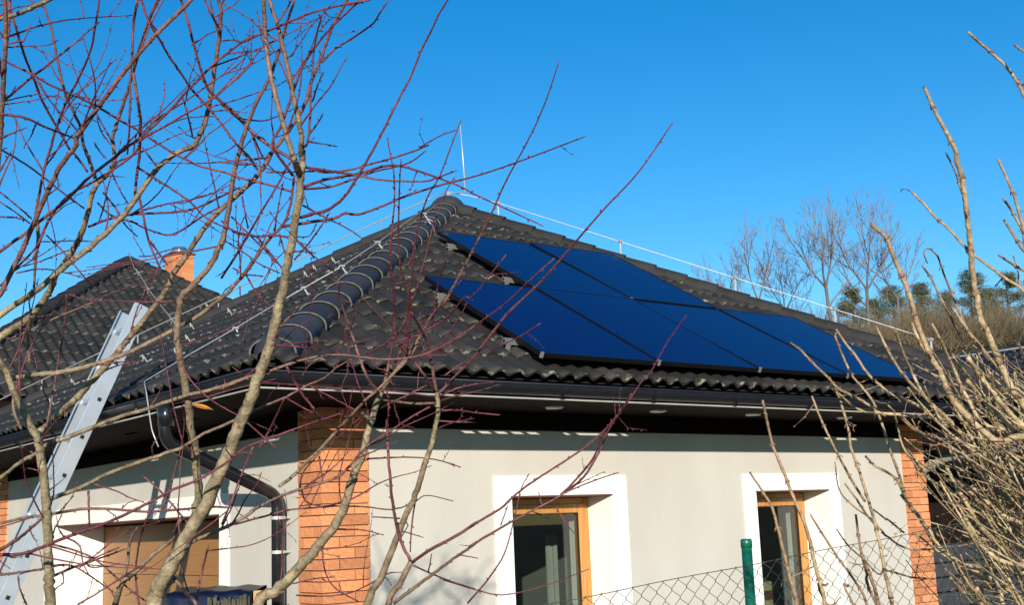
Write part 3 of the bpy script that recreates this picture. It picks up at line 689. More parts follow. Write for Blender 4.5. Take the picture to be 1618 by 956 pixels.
# ------------------------------------------------------------------ covered brushwood stack by the garage
wp = thing('wood_stack', at(340, 1180, 7.6), 'brushwood stack under a dark blue sheet below the downpipe', 'wood stack')
q0, q1 = at(262, 948, 7.6), at(408, 934, 7.6); zt = q1.z; qd = (q1-q0); qd.z = 0; qd.normalize(); qb = Vector((-qd.y, qd.x, 0))
QL = (q1-q0).xy.length
def sheet(m):
    n = 14; rows = []
    for (dy, z) in ((-.03, -.55), (-.02, -.03), (.02, .0), (.4, .02), (.42, -.4)):
        rows.append([m.av(Vector((q0.x, q0.y, zt))+qd*(QL*.94*k/n)+qb*(dy+.010*math.sin(k*2.1+dy*9))+Vector((0, 0, z+.006*math.sin(k*1.3)))) for k in range(n+1)])
    for a, b in zip(rows, rows[1:]):
        for k in range(n): m.f.append([a[k], a[k+1], b[k+1], b[k]])
P1('sheet', m_tarp, wp, sheet, True)
P1('post', m_wood, wp, lambda m: m.box((0, 0, 0), (1, 1, 1), Matrix.Translation(Vector((q1.x, q1.y, GND))-qd*.03) @ Matrix((qd*.045, qb*.05, Vector((0, 0, zt-GND)))).transposed().to_4x4()))
for k in range(16):
    p = Vector((q1.x, q1.y, zt))-qd*(.045+.0165*k)-qb*(.055+rnd.uniform(0, .03)); tl = rnd.uniform(.012, .05)
    P1('stick', m_brush, wp, lambda m: m.tube([p+Vector((0, 0, -tl)), p+qd*rnd.uniform(-.02, .02)+Vector((0, 0, -.5)), p+Vector((0, 0, -1.6))], [.008, .011, .012], 6), True)

# ------------------------------------------------------------------ hillside trees
def grow(m, p, d, ln, r, lvl, rr_, minr=.0085):
    n = 4; pts = [p]; dd = d.copy(); rad = [r]
    for k in range(n):
        dd = (dd+Vector((rr_.gauss(0, .07), rr_.gauss(0, .07), rr_.gauss(.04, .04)))).normalized()
        pts.append(pts[-1]+dd*ln/n); rad.append(max(minr, r*(1-.32*(k+1)/n)))
    m.tube(pts, rad, 5 if lvl > 3 else 3, False)
    if lvl == 0: return
    ph_ = rr_.uniform(0, 6.28)
    for k in range(4 if lvl > 1 else 2):
        ax = Vector((math.cos(ph_+k*2.4), math.sin(ph_+k*2.4), rr_.gauss(0, .2))); ax = (ax-dd*ax.dot(dd)).normalized()
        if k < 1: a_ = rr_.uniform(.05, .22); q = pts[-1]; f_ = rr_.uniform(.72, .86); g_ = .74     # leader carries on
        elif k < 2: a_ = rr_.uniform(.40, .65); q = pts[-1]; f_ = rr_.uniform(.60, .80); g_ = .58
        elif lvl < 4 and rr_.random() < .72: continue
        else: a_ = rr_.uniform(.55, .85); q = pts[k]; f_ = rr_.uniform(.40, .62); g_ = .45
        nd = (dd*math.cos(a_)+ax*math.sin(a_)+Vector((0, 0, .10))).normalized()
        grow(m, q, nd, ln*f_, max(minr, r*g_), lvl-1, rr_, minr)
def bare_tree(u, vtop, D, seed, label, lean=0.0, tf=.40, r=.14):
    r *= .68
    b = at(u, 560, D); b.z = hgt(b.x, b.y); top = at(u, vtop, D).z; H = top-b.z
    t = thing('bare_tree', b, label, 'tree', 'bare trees on the hillside'); rr_ = random.Random(seed)
    d0 = (Vector((0, 0, 1))+_rt*lean).normalized()
    tr = [b-Vector((0, 0, .2)), b+d0*H*tf*.5+_rt*rr_.uniform(-.1, .1), b+d0*H*tf]
    P1('trunk', m_fartree, t, lambda m: m.tube(tr, [r*1.2, r, r*.86], 8), True)
    def cr(m):
        k = rr_.choice((2, 3))
        for q in range(k):
            an = 6.28*q/k+rr_.uniform(-.4, .4); nd = (d0+(_rt*math.cos(an)+Vector((FW.x, FW.y, 0))*math.sin(an))*rr_.uniform(.35, .65)).normalized()
            grow(m, tr[2], nd, H*(1-tf)*.33, r*.66, 5, rr_)
        grow(m, b+d0*H*tf*.72, (d0+_rt*rr_.choice((-1, 1))*.9).normalized(), H*.18, r*.5, 4, rr_)
    P1('crown', m_fartree, t, cr)
for a_ in ((1148, 402, 72, 3, 'small bare tree leftmost behind the right slope of the roof', .0, .5, .09),
           (1208, 345, 70, 15, 'bare tree with upright twigs, left of the forked one on the hillside', -.03, .42, .12),
           (1242, 392, 74, 8, 'slim bare tree close beside the forked one on the hillside', .05, .45, .10),
           (1325, 318, 66, 21, 'bare tree with a forked trunk beyond the end of the roof wire', -.10, .46, .15),
           (1374, 303, 68, 5, 'tallest bare tree standing among the pines on the hillside', .05, .40, .15),
           (1425, 360, 71, 34, 'bare tree half hidden behind the tan shrub stems', .02, .45, .11)): bare_tree(*a_)
def pine(u, vtop, wpx, D, seed, label):
    b = at(u, 540, D); b.z = hgt(b.x, b.y); top = at(u, vtop, D).z; H = top-b.z; rr_ = random.Random(seed); wd = wpx*D/FPX
    t = thing('pine_tree', b, label, 'tree', 'pines on the hillside')
    def trunk(m):
        m.tube([b-Vector((0, 0, .2)), b+Vector((0, 0, H*.55)), b+Vector((0, 0, H*.96))], [.17, .12, .03], 7)
    P1('trunk', m_fartree, t, trunk, True)
    def crown(m):
        lop = [rr_.uniform(.55, 1.25) for _ in range(9)]
        for c in range(74):
            h = (c+rr_.random())/74; z = H*(.14+.85*h); an = rr_.uniform(0, 6.28); rad = wd*2.5*(1.06-h)**.7*lop[int(an/6.2832*3) % 3*3+min(2, int(h*3))]*rr_.uniform(.35, 1.0)
            e = b+Vector((math.cos(an)*rad, math.sin(an)*rad, z+rr_.uniform(-.1, .35))); s = b+Vector((0, 0, z-rad*.25))
            m.tube([s, (s+e)/2+Vector((0, 0, -.05)), e], [.03, .022, .010], 3, False)
            for q in range(120):
                tq = rr_.uniform(.45, 1.10); p = s.lerp(e, tq)+Vector((rr_.gauss(0, .20), rr_.gauss(0, .20), rr_.gauss(.05, .10)))
                d = Vector((rr_.gauss(0, 1), rr_.gauss(0, 1), rr_.gauss(.4, .8))).normalized()*rr_.uniform(.16, .34); sd = d.orthogonal().normalized()*.030
                m.poly([p-sd, p+sd, p+d])
    P1('crown', m_needle, t, crown)
for a_ in ((1352, 452, 30, 86, 1, 'pine tree leftmost on the hillside, above the end of the roof'),
           (1417, 452, 32, 88, 2, 'second pine from the left on the hillside'),
           (1462, 446, 26, 90, 3, 'slender middle pine between two wider ones on the hillside'),
           (1541, 428, 38, 84, 4, 'broad green pine behind the tall shrub stem'),
           (1600, 428, 34, 87, 5, 'pine tree at the far right edge of the hillside'),
           (1388, 474, 26, 97, 6, 'low pine between the two leftmost hillside pines'), (1500, 462, 30, 99, 7, 'low dark pine just left of the tall shrub stem'), (1570, 458, 28, 101, 8, 'low pine filling the gap between the two pines at far right')): pine(*a_)
def scrub(m):
    r_ = random.Random(11)
    for k in range(5200):
        u = r_.uniform(1120, 1720); D = r_.uniform(62, 104); b = at(u, 540, D); b.z = hgt(b.x, b.y); h = r_.uniform(.6, 1.9)*(1+.45*math.sin(u*.031)*math.sin(D*.5+u*.013)+.3*math.sin(u*.11+D))*(1.0 if r_.random() < .93 else 1.6)
        for q in range(7):
            p = b+Vector((r_.gauss(0, .5), r_.gauss(0, .5), r_.random()*h*.5)); e = p+Vector((r_.gauss(0, .8), r_.gauss(0, .8), h*r_.uniform(.3, 1)))
            wv = _rt*r_.uniform(.008, .022); md_ = p.lerp(e, .5)+Vector((r_.gauss(0, .1), r_.gauss(0, .1), 0)); m.poly([p-wv, p+wv, md_+wv*.7]); m.poly([p-wv, md_+wv*.7, md_-wv*.7]); m.poly([md_-wv*.7, md_+wv*.7, e])
            e2 = md_+Vector((r_.gauss(0, .45), r_.gauss(0, .45), h*.35)); m.poly([md_-wv*.6, md_+wv*.6, e2])
def saplings(m):
    r_ = random.Random(5)
    for k in range(420):
        u = r_.uniform(1290, 1720); D = r_.uniform(74, 108); b = at(u, 540, D); b.z = hgt(b.x, b.y); h = r_.uniform(2.2, 4.6)
        grow(m, b, Vector((r_.gauss(0, .12), r_.gauss(0, .12), 1)).normalized(), h*.42, .022, 2, r_, .007)
sp_ = P1('hillside_saplings', m_fartree, None, saplings); sp_['kind'] = 'stuff'; tag(sp_, 'thicket of thin leafless saplings between the pines on the hillside', 'saplings')
sb_ = P1('hillside_scrub', m_scrub, None, scrub); sb_['kind'] = 'stuff'; tag(sb_, 'brown leafless scrub covering the hillside below the pines', 'scrub')
# ------------------------------------------------------------------ foreground shrubs (limbs drawn as centre lines, each at its own distance)
TL = {'1': (0, 0, 3.825), '2': (350, 0, 3.825), '3': (0, 230, 3.825), '4': (350, 230, 3.825), '5': (0, 460, 3.825), '6': (350, 460, 3.825), '7': (0, 706, 3.825), '8': (350, 706, 3.825),
      'p': (0, 0, 1), 'M': (700, 600, 2.686), 'a': (1360, 0, 3.984), 'b': (1360, 230, 3.984), 'c': (1220, 460, 3.825), 'd': (1160, 706, 3.825), 'e': (1368, 706, 3.825)}
def parse(s):
    out = []
    for seg in s.split('|'):
        tk = seg.split(); ox, oy, k = TL[tk[0]]
        for q in tk[1:]: x, y = q.split(','); out.append((ox+float(x)/k, oy+float(y)/k))
    return out
br_ = random.Random(42); SAMP = []
def limb(parent, name, s, w0, w1, D0, D1, a0, a1, mt, buds=1.0, spurs=0.0, wob=.0, n=7, opp=False):
    px = parse(s) if isinstance(s, str) else s; m_ = len(px)
    ctl = []; ph = br_.uniform(0, 6.28)
    # arc-length parameter
    L = [0]
    for k in range(1, m_): L.append(L[-1]+math.hypot(px[k][0]-px[k-1][0], px[k][1]-px[k-1][1]))
    for k, (u, v) in enumerate(px):
        t = L[k]/L[-1]; ctl.append(at(u, v, D0+(D1-D0)*t+.05*math.sin(ph+5*t)*(0 if k == 0 else 1)))
    pts = smooth_path(ctl, 5) if m_ > 2 else [ctl[0].lerp(ctl[1], k/5) for k in range(6)]
    K = len(pts)-1; rad = []; ag = []
    for k, p in enumerate(pts):
        t = k/K; D = (p-CAM).dot(FW); rad.append((w0+(w1-w0)*t)*.5*D/FPX*(1+br_.uniform(-.04, .04))); ag.append(max(.001, a0+(a1-a0)*t))
    for k in range(1, K): pts[k] = pts[k]+Vector((br_.gauss(0, 1), br_.gauss(0, 1), br_.gauss(0, 1)))*rad[k]*.11
    m = MB(); m.tube(pts, rad, n, True, ag)
    for k in range(2, K): SAMP.append((parent, pts[k], (pts[k]-pts[k-1]).normalized(), rad[k], ag[k]))
    # buds / nodes
    acc = br_.uniform(0, .05); side = 0
    for k in range(1, K):
        sl = (pts[k+1]-pts[k]).length if k < K else 0; acc += sl
        if buds and acc > (.075 if opp else .034)/buds:
            acc = br_.uniform(-.01, .01); t = (pts[min(k+1, K)]-pts[k-1]).normalized(); side += 2.4
            o = t.orthogonal().normalized(); o = Matrix.Rotation(side, 3, t) @ o
            if opp:
                m.tube([pts[k]-t*rad[k]*1.1, pts[k]-t*rad[k]*.3, pts[k]+t*rad[k]*.5, pts[k]+t*rad[k]*1.2], [rad[k]*1.0, rad[k]*1.2, rad[k]*1.18, rad[k]*1.0], 7, True, [.03]*4)
                for sg in (-1, 1):
                    q = pts[k]+o*sg*rad[k]; bl = br_.uniform(.004, .009); m.tube([q, q+(o*sg*.6+t*.7)*bl*.5, q+(o*sg*.5+t)*bl], [rad[k]*.45, rad[k]*.36, .0008], 5, True, [.02]*3)
            else:
                q = pts[k]+o*rad[k]*.5; bl = br_.uniform(.003, .007)+rad[k]*.5; m.tube([q, q+(o*.8+t*.6)*bl*.5, q+(o*.7+t*.8)*bl], [max(.0016, rad[k]*.45), max(.0017, rad[k]*.4), .0006], 4, True, [ag[k]*.6+.001]*3)
        if spurs and br_.random() < spurs*.25:
            t = (pts[min(k+1, K)]-pts[k-1]).normalized(); o = Matrix.Rotation(br_.uniform(0, 6.28), 3, t) @ t.orthogonal().normalized()
            ln = br_.uniform(.02, .11); q = pts[k]; d = (o+t*br_.uniform(-.1, .7)).normalized(); r0 = min(rad[k]*.5, .0022)
            e1 = q+d*ln*.5+Vector((0, 0, br_.gauss(0, .006))); e2 = e1+(d+Vector((br_.gauss(0, .3), br_.gauss(0, .3), br_.gauss(.1, .3)))).normalized()*ln*.5
            m.tube([q, e1, e2], [r0, r0*.8, r0*.35], 4, True, [ag[k]*.3+.001]*3)
            for _ in range(int(ln/.018)):
                f_ = br_.random(); z_ = q.lerp(e1, f_) if br_.random() < .5 else e1.lerp(e2, f_); o2 = Matrix.Rotation(br_.uniform(0, 6.28), 3, d) @ d.orthogonal().normalized()
                m.tube([z_, z_+(o2+d).normalized()*br_.uniform(.005, .010)], [.0016, .0005], 3, True, [.05]*2)
    return m.build(name, mt, parent, True)
g0_ = at(150, 1800, 3.4)
shA = thing('plum_shrub', (g0_.x, g0_.y, -1.75), 'bare shrub with olive grey stems in front of the ladder at far left', 'shrub', 'bare plum shrubs in front of the house')
shB = thing('plum_shrub', (*at(230, 1800, 3.0).xy, -1.75), 'biggest bare shrub, thick tan trunk crossing the garage door and red twigs against the sky', 'shrub', 'bare plum shrubs in front of the house')
shD = thing('plum_shrub', (*at(350, 1800, 3.5).xy, -1.75), 'bare shrub whose grey brown stem slants across the brick corner', 'shrub', 'bare plum shrubs in front of the house')
shF = thing('plum_shrub', (*at(590, 1800, 3.3).xy, -1.75), 'bare shrub with two stems and red whips beside the first window', 'shrub', 'bare plum shrubs in front of the house')
J = []  # (shrub, part name, trace, w0, w1, D0, D1, age0, age1, spurs)
A_ = [
 ('trunk', 'p 150,1850 110,1400 82,1100|7 300,956 295,800 290,640 285,420 265,200 235,0|5 230,900 160,760 100,640 50,520 0,420|p -40,520', 22, 11, 3.3, 3.0, 1, 1, .5),
 ('branch', '7 305,315 480,250 640,170 800,110 1000,40 1110,0|5 1240,860 1400,790 1530,730|6 200,720 390,640 520,570 620,525 700,460 790,410', 8.5, 3, 3.25, 2.8, 1, .25, .5),
 ('branch', '5 245,945 500,850 700,770 900,710 1100,640 1300,590 1480,530|6 0,590 150,525 300,480 480,420 600,395 720,385 850,400 1000,415 1150,400 1250,375 1400,300 1530,210', 8.5, 2.8, 3.25, 2.7, 1, .0, .4),
 ('branch', '7 240,30 110,105 0,190|p -60,790', 7.5, 8, 3.22, 3.4, 1, 1, .6),
 ('branch', '7 290,415 150,430 0,465|p -40,835', 5, 4, 3.25, 3.35, .8, .8, .8),
 ('branch', '7 295,410 450,385 600,375 760,385 900,395 1100,380 1250,365 1400,370', 5, 3, 3.25, 2.9, .5, 0, .9),
 ('branch', '7 0,625 100,565 180,500 275,415', 6, 4.5, 3.5, 3.25, .35, .35, .8),
 ('branch', 'p -30,880|7 0,655 130,650 280,600 420,540 600,480 760,410 900,340 1050,260 1200,200 1350,110|6 150,945 350,870 540,800 720,740', 6, 3, 3.05, 2.7, .1, 0, .5),
 ('branch', 'p -20,905|7 0,775 130,760 260,740 380,715 470,725 560,680 720,610', 4.5, 2.5, 3.4, 3.2, .4, .1, .9),
 ('twig', '7 320,785 420,740 540,700 620,670 760,620', 5, 2.5, 3.25, 3.15, .5, .2, .9),
 ('twig', '7 310,590 440,625 570,680 700,790 790,870 900,950', 4, 2.5, 3.25, 3.1, .3, .1, .6),
 ('twig', '7 310,720 430,720 540,780 640,850 720,900', 3.5, 2, 3.25, 3.2, .3, .1, .6),
 ('twig', '7 470,956 600,880 740,790 860,720', 3, 2.4, 3.1, 3.0, .2, .1, .6),
 ('twig', '7 110,790 120,860 160,956', 3, 3, 3.3, 3.3, .3, .3, .6),
 ('twig', '7 395,545 480,600 500,700 540,780', 3, 1.6, 3.2, 3.2, .2, .2, .7),
 ('twig', '7 535,270 537,370 540,480', 4, 2.5, 3.2, 3.2, .2, .2, .6),
 ('branch', '5 60,530 180,510 330,495 480,470 640,420 800,360 1000,260 1180,160 1290,80 1390,0|3 1400,860 1490,760 1530,700|4 120,800 200,690 290,560 370,480 410,380 425,300 440,180', 10, 4.5, 3.1, 2.9, 1, .1, .35),
 ('twig', '5 180,440 170,300 190,170', 7, 7, 3.15, 3.1, 1, 1, .3),
 ('twig', '5 130,840 80,700 100,560', 5, 5, 3.3, 3.3, .8, .8, .7),
 ('twig', '5 245,930 290,780 330,560 370,330 400,120|3 400,900', 4, 2.5, 3.2, 3.1, .4, .1, .4),
 ('twig', '5 60,290 200,230 330,165 560,70', 3, 2, 3.1, 3.0, .5, .5, .3),
 ('branch', '5 450,660 540,560 640,450 760,310 890,150 1000,0|3 1050,770 1130,660 1220,520 1300,420 1420,310 1530,210|4 90,300 190,210 260,120 310,30|2 280,950 400,800 500,640 540,500 600,350 670,160 760,0|p 560,-30', 12, 5, 3.2, 2.9, 1, 0, .3),
 ('twig', '5 240,850 330,770 450,660', 13, 12, 3.25, 3.2, 1, 1, .3),
 ('branch', '3 100,955 230,870 380,740 560,600 720,450 830,310 940,150 1060,50 1170,0|1 1210,810 1245,720 1270,600 1290,450 1315,300 1330,180 1335,60 1320,0|p 343,-20', 11, 6.5, 3.1, 2.9, 1, .15, .35),
 ('twig', 'p -30,520|3 100,955', 12, 11, 3.15, 3.1, 1, 1, .3),
 ('trunk', 'p -30,560|5 0,280 60,240 190,150 300,0|3 330,800 430,650 500,510 530,400 560,290 590,225', 14, 9, 3.3, 3.1, 1, .8, .4),
 ('branch', '3 575,200 540,90 505,0|1 480,750 400,580 350,380 310,170 260,20|p 64,-15', 7, 3.6, 3.1, 3.0, .35, 0, .4),
 ('branch', '3 590,230 650,170 690,90 685,0|1 680,830 720,700 770,550 820,380 850,270 900,120 950,0|p 255,-20', 8.5, 5.5, 3.1, 2.9, .6, .1, .3),
 ('branch', 'p -25,490|3 0,900 80,740 150,600 230,410 300,250 380,100 460,0|1 470,820 600,640 700,500 800,370 900,250 1000,150 1150,0|p 330,-30', 10, 8, 2.9, 2.7, .35, .2, .25),
 ('branch', 'p -20,410|3 0,640 150,530 260,440 400,330 540,190 680,80 780,0|1 850,830 1000,690 1150,530 1300,380 1450,260 1530,215|2 120,255 280,185 420,125 560,70 760,20 880,0|p 600,-10', 6, 3.2, 3.0, 2.7, .2, 0, .35),
 ('branch', '3 200,690 300,440 430,290 580,210 760,90 840,10|1 860,840 1000,760 1150,670 1290,590 1420,480 1530,370|2 90,480 180,370 250,280 330,240', 4.5, 2.6, 3.0, 2.8, .1, 0, .35),
 ('trunk', 'p 60,1850 -10,1350 -60,950 -62,640 -45,420 -30,200 -35,0', 22, 10, 3.0, 2.7, 1, .8, .3),
 ('trunk', 'p -50,480 -25,380 -12,330|1 0,860 10,700 20,500 30,300 35,150 30,0|p 6,-20', 10, 8, 2.7, 2.6, .45, .3, .3),
 ('branch', 'p -20,35|1 0,110 100,85 200,40 290,0|p 95,-12', 9, 8, 2.6, 2.6, 1, .9, .2),
 ('branch', '1 30,290 50,210 55,100 60,0|p 12,-20', 5, 4.5, 2.65, 2.6, .2, .1, .3),
 ('twig', '1 50,10 100,180 150,340 210,490 260,620 340,760 420,900|3 460,60 530,160', 4, 3.6, 2.7, 3.1, 0, .1, .3),
 ('twig', '1 35,370 180,440 300,510 450,575 600,650 750,740 860,800 960,870 1060,930|3 1200,120 1350,160 1440,190 1530,215|4 160,205 300,240 430,280', 4, 4, 2.7, 2.9, 0, 0, .4),
 ('twig', '1 15,690 150,710 270,765 400,815 450,835', 4.5, 2.6, 2.65, 2.8, 0, 0, .4),
 ('twig', '3 215,420 240,280 270,130 310,0|1 330,800 390,640 440,540 500,420 550,290 580,130 600,0|p 158,-20', 4.5, 3, 3.0, 2.8, 0, 0, .3),
 ('twig', '1 30,600 200,460 340,350 450,260 600,130', 4.8, 2.4, 2.65, 2.8, 0, 0, .6),
 ('twig', '1 60,215 250,150 430,115 620,100 800,90', 3.4, 1.8, 2.65, 2.8, 0, 0, .5),
 ('twig', '1 30,285 180,275 290,270 350,240', 2.6, 1.6, 2.65, 2.7, 0, 0, .3),
 ('twig', '1 30,630 200,605 360,570', 2.2, 1.4, 2.65, 2.7, 0, 0, .4),
 ('twig', '1 30,610 180,575 260,570 370,600', 2.2, 1.4, 2.65, 2.7, 0, 0, .4),
 ('twig', '1 5,835 80,800 165,770', 4.5, 1, 2.65, 2.66, .1, .1, .0),
 ('twig', '3 0,150 30,100 70,30', 4.5, 1.5, 2.65, 2.66, .1, .1, .0),
 ('twig', '3 0,20 120,90 250,180 400,300 510,380', 3.5, 3, 2.8, 3.1, 0, 0, .3),
 ('twig', '3 0,280 110,370 190,440', 2.6, 2.6, 2.9, 2.9, 0, 0, .4),
 ('twig', '3 0,340 90,400 180,470', 2.4, 2.4, 2.9, 2.9, 0, 0, .4),
 ('twig', '3 0,430 90,435 150,450', 3, 2, 2.9, 2.9, 0, 0, .3),
 ('twig', '3 0,850 100,740 220,610 300,450 370,380', 3.4, 2.4, 2.95, 2.95, 0, 0, .6),
 ('twig', '3 225,480 230,560 215,700 205,860', 8, 5, 3.1, 3.1, .9, .9, .2),
 ('twig', '3 250,580 330,580 440,575 560,580', 2, 2, 3.1, 3.1, .1, .1, .6),
 ('twig', '3 280,540 380,640 480,760 560,850', 2.8, 2, 3.0, 3.0, 0, 0, .6),
 ('twig', '3 100,770 250,745 400,770 500,800', 2.4, 2, 3.0, 3.0, 0, 0, .6),
 ('twig', '3 140,730 240,700 420,630', 2, 2, 3.0, 3.0, 0, 0, .6),
 ('twig', '3 535,490 640,450 760,420 900,410 1080,400 1200,370 1330,310 1450,250', 4, 3.4, 3.1, 3.0, 0, 0, .5),
 ('twig', '3 780,420 900,380 1020,350 1180,320 1280,290 1375,245', 3.2, 1.8, 3.05, 3.0, 0, 0, .6),
 ('twig', '3 790,455 880,500 1010,540 1100,510 1220,430 1330,370', 3, 3, 3.05, 3.1, 0, 0, .4),
 ('twig', '3 590,345 650,405 720,440 830,470', 3, 2.4, 3.1, 3.1, 0, 0, .4),
 ('twig', '3 625,285 700,380 750,470 830,550', 3.4, 2, 3.1, 3.1, 0, 0, .5),
 ('twig', '3 860,10 950,130', 3, 2.4, 3.0, 3.0, 0, 0, .3),
 ('twig', '3 830,130 940,200 1080,290 1160,350 1250,440 1400,510 1530,545', 3.8, 2, 3.0, 2.9, 0, 0, .5),
 ('twig', '3 840,310 870,440 900,580 940,680 970,750', 4.2, 3, 3.0, 2.9, 0, 0, .3),
 ('twig', '3 905,575 960,650 1010,720', 3.8, 3, 2.95, 2.9, 0, 0, .2),
 ('twig', '3 840,670 920,665 1000,635 1070,625 1130,630', 2.2, 1.6, 3.0, 3.0, 0, 0, .3),
 ('twig', '3 680,170 730,280 775,350', 2.6, 2, 3.1, 3.1, 0, 0, .4),
 ('twig', '1 830,0 805,150 800,300 790,440 785,650 780,800 770,930', 4.6, 3, 2.9, 3.0, .1, 0, .4),
 ('twig', '1 805,440 830,600 850,750 840,956|3 830,150 815,300', 5.2, 4.4, 2.9, 3.05, .25, .15, .3),
 ('twig', '1 855,0 900,130 960,230 1030,350 1100,450 1160,540 1260,650 1340,750 1430,870 1500,956|4 215,145', 4.2, 3.4, 2.8, 2.95, 0, 0, .3),
 ('twig', '1 1095,0 1130,110 1170,260 1220,440 1270,550 1370,640 1480,740|2 0,625 90,700 200,810 320,900 410,950|4 460,120', 4.4, 5.5, 2.8, 2.95, 0, .2, .3),
 ('twig', '1 1240,0 1280,90 1325,170', 3.6, 4, 2.85, 2.9, 0, 0, .3),
 ('twig', '1 1340,245 1400,240 1460,250', 2.8, 1.4, 2.9, 2.9, 0, 0, .0),
 ('twig', '1 860,800 960,710 1120,610 1290,490 1400,420 1480,350', 3, 2, 2.95, 2.85, 0, 0, .4),
 ('twig', '1 1100,570 1130,680 1165,830', 2.6, 3, 2.95, 3.0, 0, 0, .5),
 ('twig', '1 585,705 610,790 665,870', 2, 2.4, 3.0, 3.0, 0, 0, .4),
 ('twig', '1 570,860 600,910 640,956', 2.4, 2.4, 3.0, 3.0, 0, 0, .3),
 ('twig', '1 460,620 520,640 580,650', 1.6, 2.6, 2.9, 2.8, 0, 0, .3),
]
